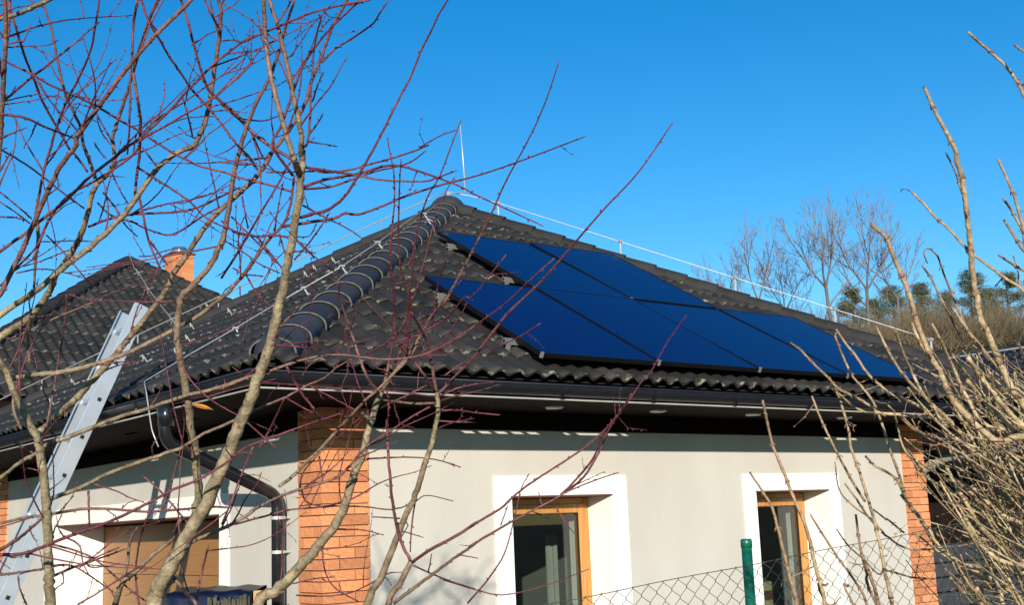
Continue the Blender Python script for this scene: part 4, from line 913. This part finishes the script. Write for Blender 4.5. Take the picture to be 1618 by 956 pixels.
B_ = [
 ('trunk', 'p 205,1850 225,1350 240,1080|7 930,956 950,870 1010,760 1080,640 1170,480 1240,370 1320,180 1400,0|6 110,800 170,680 230,500 290,330 340,130 370,0|4 390,750 430,560 465,350 480,200 490,100 480,0', 34, 12, 3.0, 2.8, 1, .9, .12),
 ('trunk', '4 482,60 480,-5|2 485,850 460,700 430,560 400,400 370,280 340,150 290,0|p 420,-25', 10.5, 6.5, 2.8, 2.75, .9, .35, .3),
 ('branch', '4 470,170 440,80|2 430,940 380,770 340,620 290,420 265,200 255,0|p 413,-25', 11, 7.5, 2.8, 2.7, .7, .4, .2),
 ('branch', '2 440,0 390,150 350,300 290,470 210,620 150,770 100,950|4 70,200 50,350 20,520 0,600|3 1350,560 1280,710 1190,820 1100,910|5 1085,90 1070,220 1080,360 1110,520 1140,700 1160,860|7 1180,0 1190,150 1200,300 1170,440', 4, 15, 2.75, 3.2, .1, 1, .3),
 ('branch', '2 0,750 60,830 110,890 170,950|4 215,145', 4, 3, 2.8, 2.9, 0, 0, .4),
 ('branch', '4 430,180|2 310,880 360,760 420,590 490,400 560,290 640,190 740,90 840,0', 5, 3, 2.8, 2.7, 0, 0, .4),
 ('twig', '4 485,10|2 520,860 535,700 540,560 550,430 555,330 580,180 600,110 585,80', 4.6, 2, 2.8, 2.7, .1, 0, .7),
 ('twig', '2 605,375 690,290 780,235 910,145 960,70 1010,0', 4, 2.6, 2.85, 2.75, 0, 0, .4),
 ('whip', '4 480,435 560,410 650,385 750,300 820,190 880,90 930,0|2 980,780 1070,600 1140,470 1200,320 1260,200 1310,90 1365,0|p 712,-12', 6.5, 3.4, 2.85, 2.5, .05, 0, .08),
 ('twig', '2 520,855 620,870 700,885', 3.2, 1.6, 2.8, 2.8, 0, 0, .4),
 ('twig', '2 530,810 590,730 615,680', 3.2, 1.6, 2.8, 2.8, 0, 0, .5),
 ('twig', '2 550,610 590,490 620,430', 3, 1.6, 2.8, 2.8, 0, 0, .5),
 ('twig', '2 395,345 445,328', 4, 1, 2.76, 2.76, .1, .1, 0),
 ('twig', '2 330,150 400,40 420,0', 3, 2.6, 2.76, 2.7, 0, 0, .3),
 ('twig', '2 590,190 640,130 660,115', 2.2, 1.4, 2.75, 2.75, 0, 0, .3),
 ('whip', '4 500,130 700,160 830,180 950,205 1100,215 1230,215 1300,195 1420,150', 4.4, 2.2, 2.82, 2.6, 0, 0, .25),
 ('whip', '4 490,250 650,200 830,170 960,130 1060,120 1180,150 1310,195 1450,250 1530,295|p 800,330 858,357', 5, 2, 2.83, 2.5, 0, 0, .2),
 ('whip', '4 495,262 650,250 800,200 930,155 1040,130 1140,100 1235,30', 4, 2, 2.83, 2.6, 0, 0, .3),
 ('whip', '4 500,130 620,160 780,145 900,110 1050,70 1180,25 1250,-5|2 1200,890 1320,820 1430,780', 4, 1.8, 2.82, 2.6, 0, 0, .4),
 ('whip', '4 360,490 520,465 680,440 740,410 830,415 960,370 1100,310 1300,245 1530,185|p 800,262 860,240 925,215', 5.2, 2, 2.9, 2.5, .05, 0, .2),
 ('twig', '4 490,360 620,430 760,500 855,565', 3.2, 1.8, 2.85, 2.75, 0, 0, .5),
 ('twig', '4 270,160 400,160 560,155', 2.8, 2.4, 2.9, 2.85, 0, 0, .4),
 ('twig', '4 0,100 140,115 215,105', 2.8, 2.4, 2.95, 2.9, 0, 0, .3),
 ('twig', '4 655,400 600,490 520,600 440,690', 2, 3, 2.8, 2.85, 0, 0, .4),
 ('twig', '4 575,470 530,545 440,550 300,545 190,550', 1.8, 3, 2.85, 2.95, 0, 0, .4),
 ('twig', '4 0,455 90,530 200,545 260,610 370,745', 3, 3, 3.0, 2.9, 0, 0, .6),
 ('twig', '4 60,430 130,500 240,610 330,710', 2.8, 2, 2.95, 2.9, 0, 0, .6),
 ('twig', '4 125,310 145,420 160,500', 3, 2.4, 2.95, 2.95, 0, 0, .6),
 ('twig', '4 375,215 350,330 330,450 320,520', 2, 3, 2.9, 2.92, 0, 0, .5),
 ('twig', '4 415,100 320,270 240,400 160,540 90,660 0,800', 3, 4, 2.85, 3.0, 0, 0, .5),
 ('twig', '4 20,575 140,650 230,715 350,770', 2.6, 2, 3.0, 2.9, 0, 0, .6),
 ('twig', '4 350,530 380,640 400,700', 3, 2, 2.9, 2.86, 0, 0, .6),
 ('twig', '4 440,560 520,640 600,700 680,760', 3, 2, 2.85, 2.8, 0, 0, .6),
 ('twig', '4 430,640 500,640 570,650', 2.6, 1.6, 2.84, 2.8, 0, 0, .5),
 ('twig', '4 70,740 130,775 250,790', 2.4, 2, 2.95, 2.95, 0, 0, .5),
 ('twig', '4 110,850 115,920', 3, 1.4, 2.97, 2.97, 0, 0, 0),
 ('branch', '6 140,780 250,880 330,945', 3, 2.4, 2.9, 2.9, .1, 0, .7),
 ('twig', '6 230,950 300,820 380,650', 3.4, 2.4, 2.95, 2.9, 0, 0, .6),
 ('twig', '6 395,460 450,560 500,640 560,710', 4.4, 3, 2.7, 2.7, 0, 0, .3),
 ('twig', '6 320,330 450,335 600,355', 3.6, 2.4, 2.85, 2.8, 0, 0, .3),
 ('twig', '6 250,550 450,570 640,585 830,600 1040,605 1290,640', 2.6, 2.6, 2.85, 3.1, 0, 0, .5),
 ('twig', '6 540,580 680,650 800,715', 2.8, 2.2, 2.8, 2.8, 0, 0, .5),
 ('twig', '6 395,650 540,730 680,795', 3, 2.2, 2.8, 2.8, 0, 0, .5),
 ('twig', '6 300,330 480,310 640,300', 1.6, 1.6, 2.85, 2.8, 0, 0, .4),
 ('branch', '7 1090,440 1040,560 930,650 840,740 740,830 700,956', 6, 9, 3.05, 3.2, .6, .8, .5),
 ('branch', '7 690,956 740,820 770,700 790,560 830,490', 8, 4, 3.2, 3.1, .8, .3, .6),
 ('twig', '7 840,956 820,800 830,650 870,480 950,330', 3.4, 2.4, 3.1, 3.0, .1, 0, .6),
 ('branch', '7 1120,600 1240,540 1400,470 1530,390|8 180,390 330,310 500,250 690,190 770,120 880,0|6 1030,840 1150,760 1260,700', 7, 3.4, 3.1, 3.1, .8, 0, .4),
 ('twig', '7 1530,0 1460,170 1400,330 1340,470', 3.4, 3, 2.9, 2.95, .1, .1, .6),
 ('twig', '7 1010,760 1080,830 1150,910 1190,956', 6, 6, 3.0, 3.0, .6, .6, .4),
 ('twig', '7 1180,956 1220,760 1260,600', 4, 3, 3.2, 3.2, .2, .2, .3),
 ('twig', '7 860,175 950,250 1040,350 1140,470', 3, 3, 3.1, 3.0, .2, .2, .6),
 ('twig', '7 930,956 990,860 1060,800', 12, 12, 3.05, 3.05, 1, 1, .2),
]
D_ = [
 ('trunk', 'p 330,1850 340,1350 365,1080|8 220,956 320,880 420,790 520,680 600,580 680,480 740,370 790,200 850,50|6 860,950 900,800 940,680 970,605', 24, 11, 3.5, 3.2, 1, .9, .2),
 ('branch', '6 970,605 1030,510 1120,400 1190,290 1250,180 1350,50|4 1350,950 1430,800 1530,610|p 775,340 800,285 835,220 860,165 883,98', 7, 2.2, 3.2, 2.7, .7, 0, .12),
 ('branch', '6 950,620 880,520 840,420 800,300 760,180 720,60|4 715,930 710,860 745,820', 5.5, 2.6, 3.2, 3.0, .4, 0, .3),
 ('branch', '6 975,600 1010,450 1040,310 1100,200 1130,100 1130,0|4 1090,770 1070,600 1070,450 1075,250 1085,80', 5.5, 2, 3.2, 2.8, .3, 0, .25),
 ('branch', '8 350,240 430,180 530,80 610,0|6 740,800 860,670 960,580 1040,500 1120,420 1200,300', 6, 4, 3.3, 3.15, 1, .4, .3),
 ('whip', '6 1040,310 1045,170 1040,0|4 1020,700 1030,520 1045,330 1040,160 1010,0|2 1005,830', 4.4, 1.8, 3.1, 2.8, 0, 0, .25),
 ('whip', '6 1040,460 1110,300 1130,200 1130,50|4 1150,800 1160,640 1200,450 1250,300 1320,180 1385,10|2 1400,850 1450,720', 4.6, 1.8, 3.15, 2.75, 0, 0, .25),
 ('whip', '6 1120,400 1150,50|4 1160,930 1220,720 1270,520 1320,370 1360,270 1410,185', 3.6, 1.6, 3.1, 2.8, 0, 0, .25),
 ('twig', '6 880,380 960,340 1040,280', 3, 2, 3.1, 3.0, 0, 0, .5),
 ('twig', '6 1000,600 1010,700 1000,830', 3, 2, 3.15, 3.1, 0, 0, .4),
 ('twig', '6 850,740 890,770 870,750', 6, 4, 3.22, 3.2, 1, .8, 0),
 ('twig', '6 680,400 770,250 810,130', 2.6, 2, 3.1, 3.0, 0, 0, .4),
 ('twig', '6 470,540 540,440 620,420', 2, 1.6, 3.0, 3.0, 0, 0, .4),
 ('twig', '8 480,250 510,330 600,360 700,345 790,290', 3, 2.4, 3.4, 3.4, .1, .1, .3),
 ('twig', '8 470,270 490,160 560,80', 3, 2, 3.35, 3.3, .1, .1, .5),
 ('twig', '8 610,590 620,730 680,850 830,940', 2.6, 2, 3.5, 3.4, .1, .1, .2),
 ('twig', '8 690,500 850,505 980,535', 3, 1.6, 3.35, 3.3, .1, .1, .4),
 ('twig', '8 430,830 560,800 680,790', 2.4, 1.4, 3.45, 3.4, .1, .1, .4),
 ('twig', '8 450,900 600,905 760,890 880,840 1000,770 1100,760', 2.6, 1.6, 3.5, 3.4, .1, .1, .3),
 ('twig', '8 590,60 610,200', 3.4, 2, 3.3, 3.3, .1, .1, .3),
 ('twig', '8 80,470 230,430 400,385 560,370 700,360 870,365 1030,380 1160,340 1240,295 1400,330', 3.4, 1.6, 3.4, 3.2, .1, .1, .4),
]
F_ = [
 ('trunk', 'p 560,1850 555,1350 565,1080|8 880,956 960,800 1040,600 1100,450 1170,290 1220,130 1265,0|6 1290,840 1310,700 1300,615', 15, 8, 3.4, 3.2, .8, .9, .3),
 ('whip', '6 1305,630 1400,530 1530,390|p 800,498 850,450 890,405 950,335 1010,270 1063,193', 6.5, 2.4, 3.2, 2.7, .15, 0, .06),
 ('branch', '6 1300,620 1270,430 1240,300 1210,240 1150,130', 6, 3.6, 3.2, 3.0, .3, 0, .3),
 ('branch', '6 1290,610 1220,500 1160,420', 5.5, 3.6, 3.2, 3.1, .15, .1, .3),
 ('branch', '6 1290,680 1150,680 980,660', 4.6, 3, 3.2, 3.2, .6, .4, .3),
 ('twig', '6 1310,640 1420,590 1530,565|p 780,604', 3.4, 1.8, 3.2, 3.1, .1, 0, .5),
 ('twig', '6 1310,670 1430,630 1530,610|p 790,608', 3.4, 1.8, 3.2, 3.1, .1, 0, .5),
 ('twig', '6 1310,725 1420,720 1530,735|p 790,656', 3.6, 2, 3.2, 3.1, .1, 0, .7),
 ('twig', '6 1300,835 1400,795 1530,770', 2.8, 1.8, 3.22, 3.1, .1, 0, .6),
 ('twig', '6 960,710 1100,640 1240,570', 3, 2.4, 3.2, 3.1, .4, .2, .3),
 ('whip', '6 1215,250 1350,170 1470,40|p 745,470 770,440 800,402', 3.6, 1.8, 3.1, 2.8, 0, 0, .2),
 ('whip', '6 1150,405 1300,350 1400,290 1530,210|p 800,478 840,440 876,408', 3.6, 1.8, 3.1, 2.8, 0, 0, .15),
 ('twig', '6 1350,510 1450,440 1530,400|p 813,536 854,511', 2.8, 1.6, 3.15, 2.9, 0, 0, .15),
 ('twig', '6 1270,215 1300,0|4 1320,800 1360,680', 2.6, 1.6, 3.1, 2.9, 0, 0, .3),
 ('trunk', 'p 590,1850 598,1350 600,1080|8 1010,956 1080,830 1145,695', 14, 10, 3.3, 3.2, .8, .7, .3),
 ('branch', '8 1140,690 1080,560 1040,380 1020,200 1005,0|6 1000,780', 6, 4.5, 3.2, 3.15, .25, .1, .4),
 ('branch', '8 1155,700 1270,620 1400,550 1530,470|M 120,620 240,550 330,470 480,370 600,290 700,200 780,100 850,0|p 1030,585 1055,540 1085,498', 5.4, 1.8, 3.2, 2.8, .15, 0, .25),
 ('branch', '8 1040,950 1160,860 1280,770 1400,680 1530,590|M 120,705 280,610 460,515 530,475 640,430 745,395', 7.5, 2, 3.25, 2.9, .7, .1, .35),
 ('twig', 'M 500,490 560,430 640,330 680,230 740,150', 4, 2.4, 2.97, 2.9, .05, 0, .2),
 ('twig', 'M 520,480 600,410 660,310 700,220 750,140 800,60', 4.2, 2.4, 2.97, 2.85, .05, 0, .2),
 ('twig', 'M 105,950 190,850 260,740 300,600 330,470 365,400', 3, 1.6, 3.1, 3.0, .05, 0, .3),
 ('twig', 'M 0,850 130,890 250,915 420,880 620,805', 3, 1.4, 3.2, 3.0, .05, 0, .4),
 ('twig', 'M 245,620 275,535', 2.4, 1.6, 3.05, 3.05, 0, 0, .3),
 ('twig', 'M 420,530 405,480', 2.6, 1.6, 3.0, 3.0, 0, 0, 0),
 ('twig', 'M 380,560 450,590', 2.4, 1.4, 3.02, 3.02, 0, 0, .2),
 ('twig', 'M 480,540 520,610 560,655', 2.6, 1.4, 2.98, 2.98, 0, 0, .2),
 ('twig', 'M 70,745 150,760', 2.4, 1.4, 3.1, 3.1, 0, 0, .3),
 ('twig', '8 880,75 1060,65 1230,70 1360,95 1445,125', 3, 1.6, 3.25, 3.15, .1, 0, .7),
 ('twig', '8 1170,330 1150,480 1140,640', 3, 2, 3.25, 3.2, .1, 0, .5),
 ('twig', '8 910,425 1080,435', 2, 2.4, 3.25, 3.22, .1, 0, .7),
 ('twig', '8 1090,510 1220,550', 2.4, 1.4, 3.22, 3.2, .1, 0, .6),
 ('twig', '8 1160,720 1270,770 1400,820 1530,860', 3, 2, 3.2, 3.15, .1, 0, .5),
 ('twig', '8 1250,760 1270,650', 2.6, 1.6, 3.22, 3.2, .1, 0, .2),
]
for sh, lst in ((shA, A_), (shB, B_), (shD, D_), (shF, F_)):
    for (nm, tr_, w0, w1, D0, D1, a0, a1, sp) in lst:
        limb(sh, nm, tr_, w0*(.86 if w0 > 6 else 1.0), w1*(.86 if w0 > 6 else 1.0), D0, D1, a0, a1, m_bark, .9, sp*(.26 if max(q[1] for q in parse(tr_)) < 470 else .55), n=8 if w0 > 9 else 6)
# finer side twigs, grown from points along the limbs
def px_of(p): d = p-CAM; z = d.dot(FW); return IW/2+FPX*d.dot(RT)/z, IH/2-FPX*d.dot(UP)/z
cnt = 0
for _ in range(1500):
    (pa, p, t, r0, ag0) = br_.choice(SAMP); u, v = px_of(p)
    if not (-20 < u < 730 and -20 < v < 960) or (u > 520 and v < 420) or (u > 600 and v > 660) or cnt >= 150: continue
    o = Matrix.Rotation(br_.uniform(0, 6.28), 3, t) @ t.orthogonal().normalized(); d = (o*br_.uniform(.6, 1)+t*.7+Vector((0, 0, .35))).normalized(); d = (d-FW*d.dot(FW)*.4).normalized()
    ln = br_.uniform(.10, .34); P_ = [p]; ra = min(.0022, r0*.6)
    for j in range(5): d = (d+Vector((br_.gauss(0, .10), br_.gauss(0, .10), br_.gauss(.03, .10)))).normalized(); P_.append(P_[-1]+d*ln/5)
    u1, v1 = px_of(P_[-1])
    if (u1 > 560 and v1 < 440) or u1 > 760: continue
    P_ = smooth_path(P_, 3); K_ = len(P_)-1; m = MB(); m.tube(P_, [ra*(1-.7*k/K_)+.0003 for k in range(K_+1)], 5, True, [.02]*(K_+1))
    for k in range(1, K_):
        if k % 2 == 0:
            o2 = Matrix.Rotation(k*2.4, 3, d) @ d.orthogonal().normalized(); m.tube([P_[k], P_[k]+(o2*.7+d).normalized()*.0065], [.0018, .0006], 4, True, [.05, .05])
    m.build('twig', m_bark, pa, True); cnt += 1
lf = MB(); q = at(304, 640, 3.0); e = at(337, 648, 2.98); s_ = (e-q); o_ = UP*.008
lf.v = []; lf.a = []
for k in range(7):
    t = k/6; wv = math.sin(math.pi*min(1, t*.9+.1))*.0055; c_ = q+s_*t+Vector((0, 0, .002*math.sin(t*3)))
    lf.av(c_-UP*wv); lf.av(c_+UP*.2*wv-FW*.004); lf.av(c_+UP*wv)
for k in range(6): lf.f += [[3*k, 3*k+3, 3*k+4, 3*k+1], [3*k+1, 3*k+4, 3*k+5, 3*k+2]]
lfo = lf.build('dry_leaf', mat('orange_leaf', (.55, .22, .03), (.4, .14, .02), 60, .7), shB); lfo.modifiers.new('s', 'SOLIDIFY').thickness = .0006

# tan shrub on the right
gs = at(1690, 1500, 2.7)
shG = thing('tan_shrub', (gs.x, gs.y, -1.75), 'dense bare shrub with straw coloured stems in front of the right brick pillar', 'shrub')
G_ = [
 ('a 400,545 440,640 510,780 560,870 600,956|b 600,80 635,190 655,330 675,480 690,620 700,760 715,900 730,956|c 1260,170 1310,270 1370,420 1430,560 1522,690|p 1680,730 1720,900', 6.5, 15, 2.3, 2.5, .4, 1),
 ('b 320,290 400,370 470,450 560,530 650,630 740,710 850,790 930,850 1028,920|p 1690,540', 4.6, 6.5, 2.35, 2.4, .3, .8),
 ('b 70,495 160,580 200,680 240,780 280,870 310,956|c 860,130 900,260 960,400 1020,500 1080,640 1180,760 1280,850 1370,910 1522,880|p 1680,700', 7.5, 14, 2.2, 2.4, .15, 1),
 ('b 865,85 930,230 970,330 1010,470 1028,540|p 1630,420', 5, 6.5, 2.3, 2.3, .4, .6),
 ('b 900,335 950,410 1000,500 1028,550|p 1635,400', 5, 6, 2.3, 2.3, .4, .6),
 ('b 905,470 960,560 1028,665|p 1650,430', 5, 6.5, 2.3, 2.3, .4, .6),
 ('b 870,690 960,750 1028,790|p 1650,450', 4.5, 5.5, 2.3, 2.3, .3, .5),
 ('b 960,690 985,780 1005,900', 3, 3, 2.4, 2.4, .1, .2),
 ('a 675,200 810,320 910,410 990,520 1028,610|p 1640,210', 5, 7, 2.3, 2.3, .4, .5),
 ('a 970,280 1028,325|p 1650,100', 4.6, 5, 2.3, 2.3, .3, .4),
 ('b 535,45 590,150 620,240 640,300', 3.4, 4, 2.3, 2.31, .4, .5),
 ('b 420,740 400,690 405,655 430,648 460,670 490,710 520,800 570,920|c 1170,210 1260,330 1360,460', 2.4, 4.5, 2.4, 2.5, .05, .5),
 ('b 390,760 440,830 500,950|c 1060,120 1130,260', 4, 4.5, 2.45, 2.5, .05, .2),
 ('b 310,285 280,272 262,276 250,292', 2, 1.2, 2.35, 2.34, .1, .1),
 ('c 845,190 870,260 930,370 980,440 1050,580 1100,650 1200,760', 6.5, 9, 2.3, 2.4, .4, 1),
 ('c 965,195 1010,280 1060,390 1110,500 1180,650 1260,780 1380,860', 4.6, 8, 2.4, 2.5, .6, 1),
 ('c 1085,95 1150,190 1230,310 1360,460 1460,600 1522,680', 4.6, 7, 2.4, 2.5, .5, 1),
 ('c 1185,400 1260,520 1340,620 1440,740 1522,820|p 1690,740', 8.5, 10, 2.2, 2.4, 1, 1),
 ('c 630,215 680,320 740,430 820,540 930,650 980,700 1080,790 1200,930|e 640,30 760,90 956,210', 4.4, 9, 2.5, 2.6, .5, 1),
 ('c 745,230 780,340 830,460 900,600 960,690 1060,830', 4.4, 7, 2.5, 2.6, .5, 1),
 ('c 385,230 440,310 510,400 570,490 650,570 770,650 860,680 960,760 1060,850 1130,956|e 700,150 900,300', 4.2, 7, 2.6, 2.7, .3, 1),
 ('c 380,270 430,400 490,520 560,600 620,690 670,820 710,956|e 210,190 250,330 320,420 400,560', 4, 5.5, 2.7, 2.8, .25, .6),
 ('c 110,310 180,365 260,450 340,525 400,590 500,640 600,700 640,735 760,745 880,760 1000,780 1150,860', 4, 6.5, 2.6, 2.6, .25, 1),
 ('c 345,525 390,610 430,720 460,830 480,956|d 760,160 810,320 850,460 890,640 918,800|e 125,800 160,956|p 1425,1060', 4.5, 8, 2.6, 2.7, .3, .8),
 ('c 240,635 280,740 320,830 380,956|d 660,110 720,220 790,330', 4, 5, 2.65, 2.65, .3, .7),
 ('c 405,620 480,690 560,730 640,740', 3.6, 4.4, 2.6, 2.6, .6, .8),
 ('c 740,740 760,830 780,910 800,956|e 280,80 360,180 480,250 600,320 680,360 800,450', 3.6, 6, 2.6, 2.6, .3, 1),
 ('c 780,750 860,830 960,880 1080,900', 3, 4, 2.8, 2.8, .2, .3),
 ('c 700,690 800,790 900,870 1050,940|e 620,60', 3, 4, 2.8, 2.8, .2, .3),
 ('c 1180,540 1260,640 1340,720 1440,820 1522,900|p 1690,760', 8.5, 10, 2.25, 2.4, 1, 1),
 ('c 1300,700 1340,790 1400,840 1522,900', 5, 7, 2.35, 2.4, 1, 1),
 ('p 1205,633 1215,680|d 235,0 260,60 310,180 360,310 420,450 460,580 490,720 550,956|p 1320,1080', 4.6, 8, 2.6, 2.6, .15, .7),
 ('d 95,155 170,270 230,370 270,520 310,680 340,800 380,956|p 1275,1080', 3.6, 11, 2.6, 2.6, .05, .5),
 ('d 460,410 560,570 640,690 740,830 800,956|p 1390,1060', 3.4, 6, 2.7, 2.7, .1, .5),
 ('d 610,95 635,260 720,360 830,440 918,540|e 100,520 230,610 390,625', 2.4, 4, 2.8, 2.9, .2, .4),
 ('d 670,225 740,320 800,410 850,470', 3.4, 4, 2.7, 2.7, .2, .5),
 ('d 620,500 690,600 780,680 870,770|e 130,750 270,790 410,800', 2.6, 4, 2.8, 2.9, .1, .3),
 ('d 735,410 760,600 800,760 860,956', 4.4, 6, 2.75, 2.75, .1, .5),
 ('d 770,650 830,800 870,956|p 1400,1060', 6, 8, 2.6, 2.6, .1, .5),
 ('d 565,830 560,956', 4.5, 5, 2.6, 2.6, .1, .2), ('d 690,840 720,956', 4, 5, 2.7, 2.7, .1, .2),
 ('d 840,380 918,440|e 130,440 230,520', 3.4, 3.6, 2.75, 2.8, .1, .2),
 ('e 0,60 60,120 180,190 250,330 320,420 400,560 480,640 600,720 760,800', 4.4, 7, 2.6, 2.6, .6, 1),
 ('e 210,290 300,400 370,490 480,560', 4.6, 6, 2.6, 2.6, .1, .6),
 ('e 490,130 540,230 600,330 690,480 740,540 860,640', 7, 8, 2.4, 2.4, 1, 1),
 ('e 640,240 740,340 840,420 956,470', 6.5, 8, 2.4, 2.4, 1, 1),
 ('e 600,430 660,540 740,640 840,700 956,720|p 1680,900', 8, 10, 2.35, 2.4, 1, 1),
 ('e 380,500 440,600 540,690 620,720 800,740', 6, 8, 2.4, 2.4, .8, 1),
 ('e 610,800 660,880 700,956', 7, 8, 2.3, 2.3, 1, 1), ('e 510,790 560,850 600,890', 5, 6, 2.4, 2.4, .6, 1), ('e 780,890 830,956', 8, 8, 2.3, 2.3, .8, 1),
]
for (tr_, w0, w1, D0, D1, a0, a1) in G_:
    tr_ = parse(tr_)
    if tr_[-1][1] > 948: tr_ += [(tr_[-1][0]*.5+840, 1250), (1640+br_.uniform(-60, 60), 1700)]
    elif tr_[-1][0] > 1625: tr_ += [(1735+br_.uniform(-20, 40), max(tr_[-1][1]+150, 950)), (1700+br_.uniform(-50, 50), 1700)]
    limb(shG, 'stem', tr_, w0*.86, w1*.86, D0, D1, a0, a1, m_tan, 1.0, .10, n=8, opp=True)
for k in range(16): limb(shG, 'stem', [(1680+br_.uniform(-60, 60), 1750), (1720+br_.uniform(-60, 60), 1250), (1690+br_.uniform(-60, 60), 950), (1640+br_.uniform(-30, 60), 700+br_.uniform(-40, 120))], 14, 8, 2.7, br_.uniform(2.2, 3.0), 1, 1, m_tan, .6, .05, n=7, opp=True)
# many more stems in the thick of the shrub
for k in range(270):
    v0 = br_.uniform(620, 1040); u0 = br_.uniform(1560, 1740); D = br_.uniform(2.15, 3.1)
    ln = br_.uniform(90, 260); an = R(br_.gauss(124, 19)); cv = R(br_.uniform(-35, 10))
    ps = [(u0, v0)]; q = 5
    for j in range(q):
        a_ = an+cv*(j/q-.5); ps.append((ps[-1][0]+math.cos(a_)*ln/q, ps[-1][1]-math.sin(a_)*ln/q*.8))
    if ps[-1][0] < 1425 or ps[-1][1] < 540: continue
    w_ = br_.choice((1.8, 2.2, 2.6, 3, 3.5, 4.4))
    limb(shG, 'stem', ps, w_*1.1, w_*.7, D, D-br_.uniform(0, .3), 1, br_.choice((1, .7, .3)), m_tan, .8, .1, n=6, opp=True)
